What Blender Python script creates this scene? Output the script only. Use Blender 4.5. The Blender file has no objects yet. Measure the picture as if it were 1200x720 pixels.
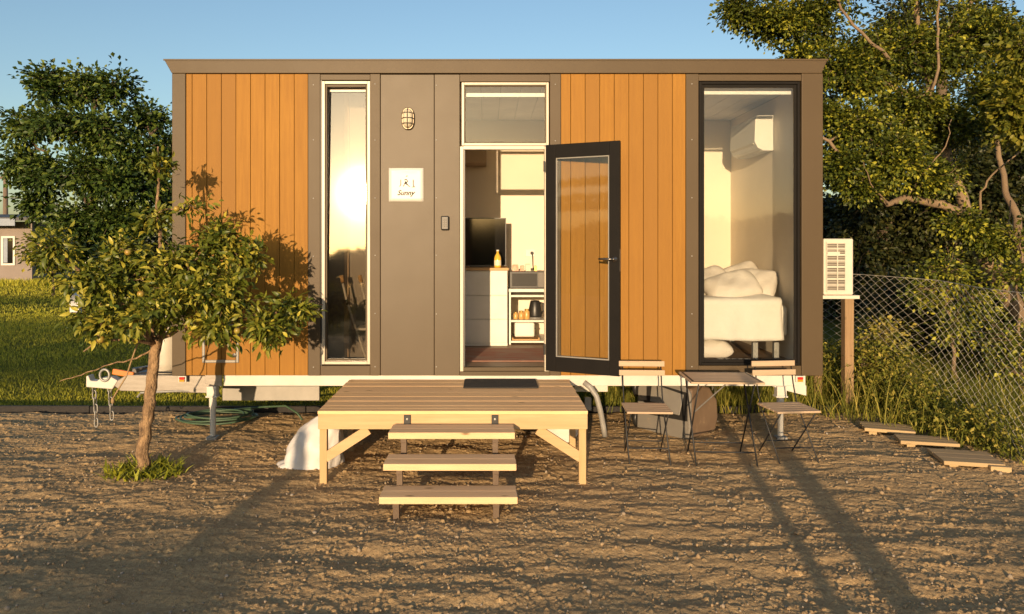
import bpy, bmesh, math, random
import numpy as np
from mathutils import Vector, Matrix
random.seed(7)
rng = np.random.default_rng(11)
S = bpy.context.scene
COL = S.collection
R = math.radians
EYE = 1.85
F = 867.0
FY = 7.0                       # plane of the facade

def at(px, py, d):             # sizing helper: photo measure at distance d -> metres
    return Vector(((px - 570) * d / F, d, EYE - (py - 286) * d / F))
def fx(px): return (px - 570) * FY / F
def fz(py): return EYE - (py - 286) * FY / F

# ------------------------------------------------------------------ materials
MATS = {}
def nodes_of(name):
    m = bpy.data.materials.new(name); m.use_nodes = True
    nt = m.node_tree; nt.nodes.clear()
    out = nt.nodes.new('ShaderNodeOutputMaterial')
    return m, nt, out
def N(nt, t, **kw):
    n = nt.nodes.new(t)
    for k, v in kw.items():
        if k.startswith('i_'):
            n.inputs[k[2:].replace('_', ' ')].default_value = v
        else:
            setattr(n, k, v)
    return n
def rgba(c): return (c[0], c[1], c[2], 1.0)
def ramp(nt, fac, stops):
    r = nt.nodes.new('ShaderNodeValToRGB')
    e = r.color_ramp.elements
    while len(e) < len(stops): e.new(0.5)
    for i, (p, c) in enumerate(stops):
        e[i].position = p; e[i].color = rgba(c)
    nt.links.new(fac, r.inputs['Fac'])
    return r.outputs['Color']
def mixc(nt, fac, a, b, mode='MIX'):
    m = nt.nodes.new('ShaderNodeMix'); m.data_type = 'RGBA'; m.blend_type = mode
    for sock, v in ((m.inputs['Factor'], fac), (m.inputs['A'], a), (m.inputs['B'], b)):
        pass
    def put(idx, v):
        s = m.inputs[idx]
        if hasattr(v, 'is_linked') or isinstance(v, bpy.types.NodeSocket): nt.links.new(v, s)
        elif isinstance(v, (int, float)): s.default_value = v
        else: s.default_value = rgba(v)
    put(0, fac); put(6, a); put(7, b)
    return m.outputs[2]
def mapping(nt, scale=(1, 1, 1), rot=(0, 0, 0)):
    tc = nt.nodes.new('ShaderNodeTexCoord'); mp = nt.nodes.new('ShaderNodeMapping')
    mp.inputs['Scale'].default_value = scale; mp.inputs['Rotation'].default_value = rot
    nt.links.new(tc.outputs['Object'], mp.inputs['Vector'])
    return mp.outputs['Vector']
def noise(nt, vec, scale, detail=5, rough=0.6, out='Fac'):
    n = nt.nodes.new('ShaderNodeTexNoise')
    n.inputs['Scale'].default_value = scale; n.inputs['Detail'].default_value = detail
    n.inputs['Roughness'].default_value = rough
    if vec is not None: nt.links.new(vec, n.inputs['Vector'])
    return n.outputs[out]
def bump(nt, h, strength, dist=0.01, normal=None):
    b = nt.nodes.new('ShaderNodeBump')
    b.inputs['Strength'].default_value = strength; b.inputs['Distance'].default_value = dist
    nt.links.new(h, b.inputs['Height'])
    if normal is not None: nt.links.new(normal, b.inputs['Normal'])
    return b.outputs['Normal']

def mat(name, c, rough=0.6, metal=0.0, c2=None, nscale=3.0, stretch=(1, 1, 1), bmp=0.0, bscale=60.0, bdist=0.004,
        rvar=0.0, tint=None, dirt=None, coat=0.0, spec=0.5):
    """painted / plain surface with a noise mottling (c..c2), optional dirt speckle, micro bump"""
    if name in MATS: return MATS[name]
    m, nt, out = nodes_of(name)
    b = N(nt, 'ShaderNodeBsdfPrincipled'); nt.links.new(b.outputs[0], out.inputs[0])
    b.inputs['Roughness'].default_value = rough; b.inputs['Metallic'].default_value = metal
    b.inputs['Specular IOR Level'].default_value = spec
    b.inputs['Coat Weight'].default_value = coat
    vec = mapping(nt, stretch)
    c2 = c2 or tuple(x * 0.82 for x in c)
    n1 = noise(nt, vec, nscale, 6, 0.62)
    colr = ramp(nt, n1, [(0.3, c2), (0.7, c)])
    if tint:                                   # per-board tint attribute
        a = N(nt, 'ShaderNodeAttribute', attribute_name='tint')
        colr = mixc(nt, a.outputs['Fac'], colr, tint)
    if dirt:
        n2 = noise(nt, vec, dirt[1], 8, 0.75)
        f = ramp(nt, n2, [(dirt[2], (0, 0, 0)), (min(1, dirt[2] + .12), (1, 1, 1))])
        colr = mixc(nt, f, colr, dirt[0])
    nt.links.new(colr, b.inputs['Base Color'])
    if rvar:
        n3 = noise(nt, vec, nscale * 2.3, 5)
        mr = N(nt, 'ShaderNodeMapRange'); nt.links.new(n3, mr.inputs[0])
        mr.inputs['To Min'].default_value = rough - rvar; mr.inputs['To Max'].default_value = rough + rvar
        nt.links.new(mr.outputs[0], b.inputs['Roughness'])
    if bmp:
        nt.links.new(bump(nt, noise(nt, vec, bscale, 4), bmp, bdist), b.inputs['Normal'])
    MATS[name] = m
    return m

def wood(name, c, c2, axis=0, knots=True, rough=0.65, tint=None, grain=1.0, bmp=0.25, spec=0.3):
    if name in MATS: return MATS[name]
    m, nt, out = nodes_of(name)
    b = N(nt, 'ShaderNodeBsdfPrincipled'); nt.links.new(b.outputs[0], out.inputs[0])
    b.inputs['Roughness'].default_value = rough; b.inputs['Specular IOR Level'].default_value = spec
    sc = [26, 26, 26]; sc[axis] = 1.3
    vec = mapping(nt, tuple(s * grain for s in sc))
    n1 = noise(nt, vec, 1.6, 7, 0.65)
    n2 = noise(nt, mapping(nt), 1.7, 4, 0.6)
    colr = ramp(nt, n1, [(0.32, c2), (0.52, tuple((a + d) / 2 for a, d in zip(c, c2))), (0.68, c)])
    colr = mixc(nt, 0.35, colr, ramp(nt, n2, [(0.3, c2), (0.7, c)]))
    if tint:
        a = N(nt, 'ShaderNodeAttribute', attribute_name='tint')
        colr = mixc(nt, a.outputs['Fac'], colr, tint)
    if knots:
        ks = [9, 9, 9]; ks[axis] = 3.2
        v = N(nt, 'ShaderNodeTexVoronoi'); v.inputs['Scale'].default_value = 1.0
        nt.links.new(mapping(nt, tuple(ks)), v.inputs['Vector'])
        kf = ramp(nt, v.outputs['Distance'], [(0.05, (1, 1, 1)), (0.13, (0, 0, 0))])
        colr = mixc(nt, kf, colr, tuple(x * 0.38 for x in c2))
    nt.links.new(colr, b.inputs['Base Color'])
    nt.links.new(bump(nt, n1, bmp, 0.003), b.inputs['Normal'])
    MATS[name] = m
    return m

def leafmat(name, dark, mid, light, trans=0.25, rough=0.5):
    m, nt, out = nodes_of(name)
    a = N(nt, 'ShaderNodeAttribute', attribute_name='tint')
    colr = ramp(nt, a.outputs['Fac'], [(0.0, dark), (0.55, mid), (1.0, light)])
    b = N(nt, 'ShaderNodeBsdfPrincipled'); b.inputs['Roughness'].default_value = rough
    b.inputs['Specular IOR Level'].default_value = 0.35
    nt.links.new(colr, b.inputs['Base Color'])
    t = N(nt, 'ShaderNodeBsdfTranslucent'); nt.links.new(mixc(nt, 1.0, colr, (1.0, 1.0, 0.55), 'MULTIPLY'), t.inputs['Color'])
    mx = N(nt, 'ShaderNodeMixShader'); mx.inputs[0].default_value = trans
    nt.links.new(b.outputs[0], mx.inputs[1]); nt.links.new(t.outputs[0], mx.inputs[2])
    nt.links.new(mx.outputs[0], out.inputs[0])
    MATS[name] = m
    return m

def glassmat(name, tintc, refl, rough):
    m, nt, out = nodes_of(name)
    lw = N(nt, 'ShaderNodeLayerWeight'); lw.inputs['Blend'].default_value = 0.5
    p = N(nt, 'ShaderNodeMath', operation='POWER'); nt.links.new(lw.outputs['Facing'], p.inputs[0]); p.inputs[1].default_value = 4
    mu = N(nt, 'ShaderNodeMath', operation='MULTIPLY_ADD'); nt.links.new(p.outputs[0], mu.inputs[0])
    mu.inputs[1].default_value = 0.8; mu.inputs[2].default_value = refl
    mu.use_clamp = True
    t = N(nt, 'ShaderNodeBsdfTransparent'); t.inputs['Color'].default_value = rgba(tintc)
    g = N(nt, 'ShaderNodeBsdfGlossy'); g.inputs['Roughness'].default_value = rough
    mx = N(nt, 'ShaderNodeMixShader'); nt.links.new(mu.outputs[0], mx.inputs[0])
    nt.links.new(t.outputs[0], mx.inputs[1]); nt.links.new(g.outputs[0], mx.inputs[2])
    nt.links.new(mx.outputs[0], out.inputs[0])
    MATS[name] = m
    return m

M = MATS
wood('cedar', (0.345, 0.165, 0.0225), (0.245, 0.110, 0.0145), axis=2, knots=False, rough=0.6, tint=(0.240, 0.114, 0.021), bmp=0.3, spec=0.2)
mat('bronze', (0.080, 0.054, 0.027), 0.5, 0.0, (0.072, 0.048, 0.023), 1.3, rvar=0.03, spec=0.28, bmp=0.03, bscale=25)
mat('bronze_panel', (0.074, 0.050, 0.024), 0.46, 0.0, (0.066, 0.044, 0.020), 2.2, spec=0.35, rvar=0.02, bmp=0.02, bscale=18)
mat('cream_frame', (0.52, 0.46, 0.36), 0.38, 0, (0.44, 0.39, 0.30), 5)
mat('black_frame', (0.011, 0.0095, 0.0085), 0.55, 0, (0.008, 0.007, 0.0065), 4, spec=0.10)
mat('dark_gap', (0.03, 0.025, 0.02), 0.9)
glassmat('glass', (0.95, 0.96, 0.95), 0.045, 0.03)
glassmat('glass_tinted', (0.80, 0.77, 0.72), 0.13, 0.035)
mat('white_wall', (0.76, 0.66, 0.52), 0.6, 0, (0.72, 0.62, 0.49), 2)
mat('white_ceiling', (0.78, 0.76, 0.72), 0.6)
mat('white_paint', (0.68, 0.65, 0.59), 0.45, 0, (0.62, 0.59, 0.52), 6)
mat('white_steel', (0.60, 0.57, 0.51), 0.5, 0, (0.50, 0.47, 0.41), 4, dirt=((0.30, 0.24, 0.17), 14, 0.66))
mat('aluminium', (0.30, 0.27, 0.235), 0.45, 0.35, (0.23, 0.205, 0.175), 8, stretch=(1, 6, 6), rvar=0.1, dirt=((0.28, 0.23, 0.18), 9, 0.64))
mat('galvanised', (0.34, 0.33, 0.31), 0.5, 0.5, (0.24, 0.235, 0.22), 30)
mat('grey_steel', (0.27, 0.255, 0.23), 0.5, 0.3, (0.21, 0.20, 0.18), 5)
mat('black_steel', (0.02, 0.02, 0.021), 0.5, 0.2)
mat('black_plastic', (0.02, 0.019, 0.018), 0.4, 0)
mat('rubber', (0.028, 0.026, 0.025), 0.8, 0, dirt=((0.24, 0.17, 0.10), 7, 0.45))
mat('chrome', (0.22, 0.20, 0.18), 0.3, 0.9)
mat('orange_plastic', (0.65, 0.19, 0.03), 0.45)
mat('amber_lens', (0.75, 0.28, 0.02), 0.2)
mat('red_lens', (0.55, 0.03, 0.02), 0.2)
mat('gas_white', (0.52, 0.48, 0.40), 0.45, 0, (0.44, 0.40, 0.33), 7, dirt=((0.35, 0.28, 0.2), 11, 0.68))
wood('pine', (0.58, 0.41, 0.22), (0.45, 0.30, 0.15), axis=0, rough=0.7)
wood('pine_post', (0.56, 0.39, 0.20), (0.43, 0.28, 0.13), axis=2, rough=0.7)
wood('deck_wood', (0.90, 0.61, 0.32), (0.70, 0.44, 0.21), axis=0, rough=0.75, tint=(0.78, 0.52, 0.29))
wood('tread_wood', (0.86, 0.59, 0.33), (0.64, 0.41, 0.21), axis=0, rough=0.75, tint=(0.62, 0.45, 0.28))
wood('slat_wood', (0.50, 0.37, 0.25), (0.39, 0.28, 0.18), axis=0, knots=False, rough=0.6)
wood('paver_wood', (0.50, 0.37, 0.20), (0.37, 0.26, 0.13), axis=0, rough=0.8, tint=(0.40, 0.28, 0.16))
wood('old_post', (0.36, 0.24, 0.13), (0.22, 0.14, 0.075), axis=2, rough=0.85, bmp=0.6)
wood('floor_wood', (0.30, 0.20, 0.13), (0.20, 0.13, 0.08), axis=0, knots=False, rough=0.5)
wood('worktop_wood', (0.55, 0.34, 0.15), (0.42, 0.25, 0.10), axis=0, knots=False, rough=0.5)
mat('brown_steel', (0.125, 0.085, 0.055), 0.55, 0.3, (0.09, 0.06, 0.04), 9)
mat('mat_fibre', (0.035, 0.032, 0.03), 0.95, 0, (0.02, 0.019, 0.018), 90, bmp=0.8, bscale=160)
mat('sack_weave', (0.66, 0.63, 0.60), 0.55, 0, (0.58, 0.55, 0.53), 10, bmp=0.5, bscale=45)
mat('linen', (0.70, 0.66, 0.60), 0.85, 0, (0.66, 0.62, 0.55), 4, bmp=0.6, bscale=9, bdist=.02)
mat('pillow_linen', (0.66, 0.60, 0.54), 0.85, 0, (0.61, 0.55, 0.48), 4, bmp=0.6, bscale=9, bdist=.02)
mat('hose_green', (0.055, 0.10, 0.055), 0.5, 0, (0.04, 0.075, 0.04), 8)
mat('bin_grey', (0.19, 0.175, 0.15), 0.5, 0, (0.155, 0.14, 0.12), 3, dirt=((0.30, 0.21, 0.12), 6, 0.62))
mat('bin_brown', (0.20, 0.135, 0.085), 0.6, 0, (0.14, 0.09, 0.055), 3, dirt=((0.30, 0.21, 0.12), 6, 0.6))
mat('bin_dark', (0.012, 0.011, 0.010), 0.6)
mat('pipe_grey', (0.30, 0.29, 0.27), 0.5, 0, (0.22, 0.21, 0.19), 8)
mat('paper', (0.58, 0.56, 0.52), 0.42, 0, (0.60, 0.58, 0.54), 2, bmp=0.04, bscale=6)
mat('ink', (0.035, 0.027, 0.02), 0.9, spec=0.05)
mat('lamp_glass', (0.62, 0.54, 0.40), 0.12, 0)
mat('lamp_metal', (0.10, 0.075, 0.05), 0.35, 0.6)
mat('key_grey', (0.13, 0.115, 0.10), 0.5)
mat('ac_white', (0.58, 0.53, 0.44), 0.5, 0, (0.52, 0.47, 0.38), 4)
mat('ac_fins', (0.13, 0.11, 0.085), 0.5, 0.4)
mat('screen', (0.006, 0.006, 0.007), 0.08, 0)
mat('oil', (0.72, 0.44, 0.06), 0.1, 0)
mat('paper_label', (0.72, 0.66, 0.5), 0.6)
mat('red_box', (0.55, 0.16, 0.09), 0.5, 0, (0.62, 0.45, 0.3), 40)
mat('brass', (0.65, 0.42, 0.14), 0.3, 0.8)
mat('jar_ochre', (0.60, 0.38, 0.13), 0.3, 0, (0.45, 0.25, 0.08), 25)
mat('rug', (0.30, 0.22, 0.17), 0.95, 0, (0.30, 0.10, 0.06), 5, stretch=(1, 2.5, 1))
mat('interior_grey', (0.40, 0.36, 0.31), 0.5, 0, (0.36, 0.32, 0.27), 3)
mat('shower_panel', (0.25, 0.225, 0.195), 0.5, 0, (0.22, 0.195, 0.17), 3)
mat('interior_tan', (0.42, 0.30, 0.19), 0.6)
mat('house_wall', (0.24, 0.20, 0.18), 0.8, 0, (0.20, 0.165, 0.145), 1.2)
mat('house_roof', (0.055, 0.055, 0.06), 0.6)
mat('house_fascia', (0.25, 0.29, 0.36), 0.6)
mat('pole_wood', (0.16, 0.12, 0.09), 0.9)
mat('fence_wire', (0.55, 0.50, 0.42), 0.5, 0.1)
mat('kerb_timber', (0.035, 0.03, 0.027), 0.9, 0, (0.02, 0.018, 0.016), 20)
mat('bark_pale', (0.42, 0.27, 0.14), 0.9, 0, (0.11, 0.065, 0.035), 22, stretch=(1, 1, .5), bmp=1.0, bscale=34, bdist=.03, dirt=((0.07, 0.045, 0.027), 26, 0.53))
mat('bark_grey', (0.26, 0.185, 0.11), 0.9, 0, (0.12, 0.08, 0.05), 5, stretch=(1, 1, .3), bmp=1.0, bscale=22)
mat('bark_dark', (0.13, 0.095, 0.06), 0.9, 0, (0.07, 0.05, 0.03), 4)
mat('rope', (0.33, 0.22, 0.11), 0.9)
mat('apple_skin', (0.26, 0.25, 0.04), 0.4, 0, (0.33, 0.15, 0.03), 14)
leafmat('leaf_apple', (0.045, 0.072, 0.009), (0.135, 0.155, 0.018), (0.46, 0.40, 0.055), 0.2, 0.42)
leafmat('leaf_right', (0.022, 0.034, 0.005), (0.085, 0.108, 0.011), (0.38, 0.36, 0.035), 0.15)
leafmat('leaf_lime', (0.070, 0.090, 0.010), (0.16, 0.165, 0.018), (0.32, 0.27, 0.035), 0.3)
leafmat('leaf_dark', (0.012, 0.018, 0.005), (0.030, 0.038, 0.009), (0.075, 0.072, 0.016), 0.1)  # near-black leaf tone; behind the right-hand tree it stands in for deep shade
leafmat('leaf_far', (0.014, 0.030, 0.006), (0.050, 0.088, 0.014), (0.15, 0.19, 0.028), 0.12)
leafmat('grass', (0.15, 0.17, 0.012), (0.36, 0.35, 0.026), (0.50, 0.44, 0.05), 0.12, 0.6)
leafmat('weed', (0.045, 0.065, 0.008), (0.155, 0.165, 0.017), (0.42, 0.34, 0.07), 0.2, 0.7)

def soil_material():
    m, nt, out = nodes_of('soil')
    b = N(nt, 'ShaderNodeBsdfPrincipled'); nt.links.new(b.outputs[0], out.inputs[0])
    b.inputs['Roughness'].default_value = 0.95; b.inputs['Specular IOR Level'].default_value = 0.15
    v = mapping(nt)
    n1 = noise(nt, v, 2.2, 6, 0.65); n2 = noise(nt, v, 38, 5, 0.7); n3 = noise(nt, v, 170, 3, 0.6)
    c = ramp(nt, n2, [(0.25, (0.30, 0.198, 0.098)), (0.5, (0.47, 0.322, 0.162)), (0.75, (0.65, 0.475, 0.255))])
    c = mixc(nt, ramp(nt, n1, [(0.35, (0, 0, 0)), (0.7, (0.55, 0.55, 0.55))]), c, (0.37, 0.25, 0.13))
    nt.links.new(c, b.inputs['Base Color'])
    nb = bump(nt, n2, 0.7, 0.02); nb = bump(nt, n3, 0.8, 0.006, nb)
    nt.links.new(nb, b.inputs['Normal'])
    MATS['soil'] = m
soil_material()
mat('stone', (0.36, 0.255, 0.14), 0.9, 0, (0.24, 0.16, 0.085), 12, bmp=0.8, bscale=60, tint=(0.30, 0.265, 0.22))
def ground_material():
    m, nt, out = nodes_of('lawn_earth')
    b = N(nt, 'ShaderNodeBsdfPrincipled'); nt.links.new(b.outputs[0], out.inputs[0])
    b.inputs['Roughness'].default_value = 1.0; b.inputs['Specular IOR Level'].default_value = 0.1
    v = mapping(nt)
    n1 = noise(nt, v, 0.35, 5, 0.6); n2 = noise(nt, v, 6, 6, 0.7)
    c = ramp(nt, n2, [(0.3, (0.09, 0.10, 0.012)), (0.55, (0.19, 0.18, 0.022)), (0.8, (0.30, 0.24, 0.045))])
    c = mixc(nt, ramp(nt, n1, [(0.45, (0, 0, 0)), (0.75, (.6, .6, .6))]), c, (0.19, 0.155, 0.05))
    nt.links.new(c, b.inputs['Base Color'])
    nt.links.new(bump(nt, noise(nt, v, 28, 4, .8), 1.0, 0.10), b.inputs['Normal'])
    MATS['lawn_earth'] = m
ground_material()

# ------------------------------------------------------------------ mesh helpers
class MB:
    def __init__(s): s.v = []; s.f = []; s.t = []; s.tint = 0.0
    def add(s, vs, fs):
        n = len(s.v); s.v += [tuple(p) for p in vs]; s.f += [tuple(i + n for i in f) for f in fs]
        s.t += [s.tint] * len(fs); return s
    def box(s, x0, x1, y0, y1, z0, z1):
        return s.add([(x0, y0, z0), (x1, y0, z0), (x1, y1, z0), (x0, y1, z0), (x0, y0, z1), (x1, y0, z1), (x1, y1, z1), (x0, y1, z1)],
                     [(0, 3, 2, 1), (4, 5, 6, 7), (0, 1, 5, 4), (1, 2, 6, 5), (2, 3, 7, 6), (3, 0, 4, 7)])
    def prism(s, pts, axis, a0, a1):
        """polygon pts in the plane across axis (0,1,2), from a0 to a1"""
        def P(u, w, a):
            return ((a, u, w), (u, a, w), (u, w, a))[axis]
        n = len(pts)
        vs = [P(u, w, a0) for u, w in pts] + [P(u, w, a1) for u, w in pts]
        fs = [tuple(range(n)), tuple(range(2 * n - 1, n - 1, -1))] + [(i, i + n, (i + 1) % n + n, (i + 1) % n) for i in range(n)]
        return s.add(vs, fs)
    def bar(s, a, b, w, h=None, up=(0, 0, 1)):
        a = Vector(a); b = Vector(b); d = (b - a).normalized(); h = h or w
        u = Vector(up)
        if abs(d.dot(u)) > 0.98: u = Vector((0, 1, 0))
        x = d.cross(u).normalized(); y = x.cross(d).normalized()
        vs = []
        for p in (a, b):
            for sx, sy in ((-1, -1), (1, -1), (1, 1), (-1, 1)): vs.append(p + x * sx * w / 2 + y * sy * h / 2)
        return s.add(vs, [(0, 3, 2, 1), (4, 5, 6, 7), (0, 1, 5, 4), (1, 2, 6, 5), (2, 3, 7, 6), (3, 0, 4, 7)])
    def tube(s, pts, r, n=8, cap=True):
        pts = [Vector(p) for p in pts]
        rr = r if isinstance(r, (list, tuple)) else [r] * len(pts)
        vs = []; prev = None
        for i, p in enumerate(pts):
            d = (pts[min(i + 1, len(pts) - 1)] - pts[max(i - 1, 0)])
            if d.length < 1e-9: d = Vector((0, 0, 1))
            d.normalize()
            if prev is None:
                u = Vector((0, 0, 1)) if abs(d.z) < 0.9 else Vector((1, 0, 0))
                x = d.cross(u).normalized()
            else:
                x = (prev - d * prev.dot(d))
                x = x.normalized() if x.length > 1e-6 else d.orthogonal().normalized()
            prev = x; y = d.cross(x)
            for k in range(n):
                a = 2 * math.pi * k / n
                vs.append(p + (x * math.cos(a) + y * math.sin(a)) * rr[i])
        fs = []
        for i in range(len(pts) - 1):
            for k in range(n):
                fs.append((i * n + k, i * n + (k + 1) % n, (i + 1) * n + (k + 1) % n, (i + 1) * n + k))
        if cap:
            fs.append(tuple(range(n - 1, -1, -1))); m = (len(pts) - 1) * n; fs.append(tuple(range(m, m + n)))
        return s.add(vs, fs)
    def lathe(s, prof, c, n=24, axis=2):
        """prof: list of (radius, height) along axis from c"""
        vs = []
        for r, h in prof:
            for k in range(n):
                a = 2 * math.pi * k / n; u, w = r * math.cos(a), r * math.sin(a)
                p = [(h, u, w), (u, h, w), (u, w, h)][axis]
                vs.append((c[0] + p[0], c[1] + p[1], c[2] + p[2]))
        fs = [(i * n + k, i * n + (k + 1) % n, (i + 1) * n + (k + 1) % n, (i + 1) * n + k) for i in range(len(prof) - 1) for k in range(n)]
        if prof[0][0] > 1e-5: fs.append(tuple(range(n - 1, -1, -1)))
        if prof[-1][0] > 1e-5:
            m = (len(prof) - 1) * n; fs.append(tuple(range(m, m + n)))
        return s.add(vs, fs)
    def frame(s, x0, x1, z0, z1, y0, y1, w, wb=None, wt=None):
        wb = w if wb is None else wb; wt = w if wt is None else wt
        s.box(x0, x0 + w, y0, y1, z0, z1); s.box(x1 - w, x1, y0, y1, z0, z1)
        if wb: s.box(x0 + w, x1 - w, y0, y1, z0, z0 + wb)
        if wt: s.box(x0 + w, x1 - w, y0, y1, z1 - wt, z1)
        return s
    def xform(s, mtx, start=0):
        for i in range(start, len(s.v)): s.v[i] = tuple(mtx @ Vector(s.v[i]))
        return s

WL = {}
def wl(o): return WL.get(o.name, Vector((0, 0, 0)))
def link(name, me, m, parent=None, local=False, bev=0.0, smooth=False, seg=2):
    o = bpy.data.objects.new(name, me); COL.objects.link(o)
    if m is not None: me.materials.append(MATS[m] if isinstance(m, str) else m)
    if parent is not None:
        o.parent = parent
        if not local: o.location = -wl(parent)
        WL[o.name] = Vector((0, 0, 0))
    else: WL[o.name] = Vector((0, 0, 0))
    if smooth: me.polygons.foreach_set('use_smooth', np.ones(len(me.polygons), dtype=bool))
    if bev:
        b = o.modifiers.new('bevel', 'BEVEL'); b.width = bev; b.segments = seg; b.limit_method = 'ANGLE'; b.angle_limit = R(40)
        b.harden_normals = False
    return o
def obj(name, mb, m, parent=None, local=False, bev=0.0, smooth=False, seg=2, fix=True):
    me = bpy.data.meshes.new(name); me.from_pydata(mb.v, [], mb.f)
    if any(mb.t):
        a = me.attributes.new('tint', 'FLOAT', 'FACE'); a.data.foreach_set('value', np.array(mb.t, dtype=np.float32))
    if fix:
        bm = bmesh.new(); bm.from_mesh(me); bmesh.ops.recalc_face_normals(bm, faces=bm.faces); bm.to_mesh(me); bm.free()
    me.update()
    return link(name, me, m, parent, local, bev, smooth, seg)
def thing(name, label, cat, loc, rotz=0.0, group=None):
    o = bpy.data.objects.new(name, None); COL.objects.link(o); o.empty_display_size = 0.1
    o.location = loc; o.rotation_euler = (0, 0, rotz); WL[o.name] = Vector(loc)
    return tag(o, label, cat, group)
def tag(o, label, cat, group=None):
    o['label'] = label; o['category'] = cat
    if group: o['group'] = group
    return o
def kind(o, k): o['kind'] = k; return o
def npmesh(name, V, faces, tint=None, smooth=False):
    """V (n,3); faces (m,k) int array"""
    me = bpy.data.meshes.new(name); k = faces.shape[1]
    me.vertices.add(len(V)); me.vertices.foreach_set('co', np.ascontiguousarray(V, dtype=np.float32).ravel())
    me.loops.add(faces.size); me.loops.foreach_set('vertex_index', np.ascontiguousarray(faces, dtype=np.int32).ravel())
    me.polygons.add(len(faces)); me.polygons.foreach_set('loop_start', np.arange(0, faces.size, k, dtype=np.int32))
    if tint is not None:
        a = me.attributes.new('tint', 'FLOAT', 'FACE'); a.data.foreach_set('value', tint.astype(np.float32))
    if smooth: me.polygons.foreach_set('use_smooth', np.ones(len(faces), dtype=bool))
    me.update(calc_edges=True)
    return me
def norm(a): return a / np.maximum(np.linalg.norm(a, axis=1, keepdims=True), 1e-9)

def leaves(P, D, L, W, tint, fine=False, fold=0.18, curl=0.15, up=0.6):
    n = len(P); D = norm(D)
    U = rng.normal(0, 1, (n, 3)); U[:, 2] += up * 2.2
    X = norm(np.cross(D, U)); Nn = np.cross(X, D)
    L = L[:, None]; W = W[:, None]
    if not fine:
        V = np.stack([P, P + D * L * .5 + X * W / 2 + Nn * W * fold, P + D * L - Nn * L * curl, P + D * L * .5 - X * W / 2 + Nn * W * fold], 1).reshape(-1, 3)
        b = np.arange(n)[:, None] * 4
        Fc = np.concatenate([b + np.array([[0, 1, 2]]), b + np.array([[0, 2, 3]])], 1).reshape(-1, 3)
        return V, Fc, np.repeat(tint, 2)
    def row(t, w, drop): 
        c = P + D * L * t - Nn * L * drop
        return c + X * W * w / 2 + Nn * W * fold, c, c - X * W * w / 2 + Nn * W * fold
    a = row(.3, .85, .0); c = row(.66, .8, curl * .35)
    V = np.stack([P, a[0], a[1], a[2], c[0], c[1], c[2], P + D * L - Nn * L * curl], 1).reshape(-1, 3)
    b = np.arange(n)[:, None] * 8
    tri = [(0, 1, 2), (0, 2, 3), (1, 4, 5), (1, 5, 2), (2, 5, 6), (2, 6, 3), (4, 7, 5), (5, 7, 6)]
    Fc = np.concatenate([b + np.array([t]) for t in tri], 1).reshape(-1, 3)
    return V, Fc, np.repeat(tint, 8)

def bent(a, b, k, sag, jit):
    a = Vector(a); b = Vector(b); out = []
    L = (b - a).length
    for i in range(k + 1):
        t = i / k; p = a.lerp(b, t)
        p.z += sag * L * math.sin(math.pi * t)
        if 0 < i < k: p += Vector((random.gauss(0, 1), random.gauss(0, 1), random.gauss(0, 1))) * jit * L
        out.append(p)
    return out

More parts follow.
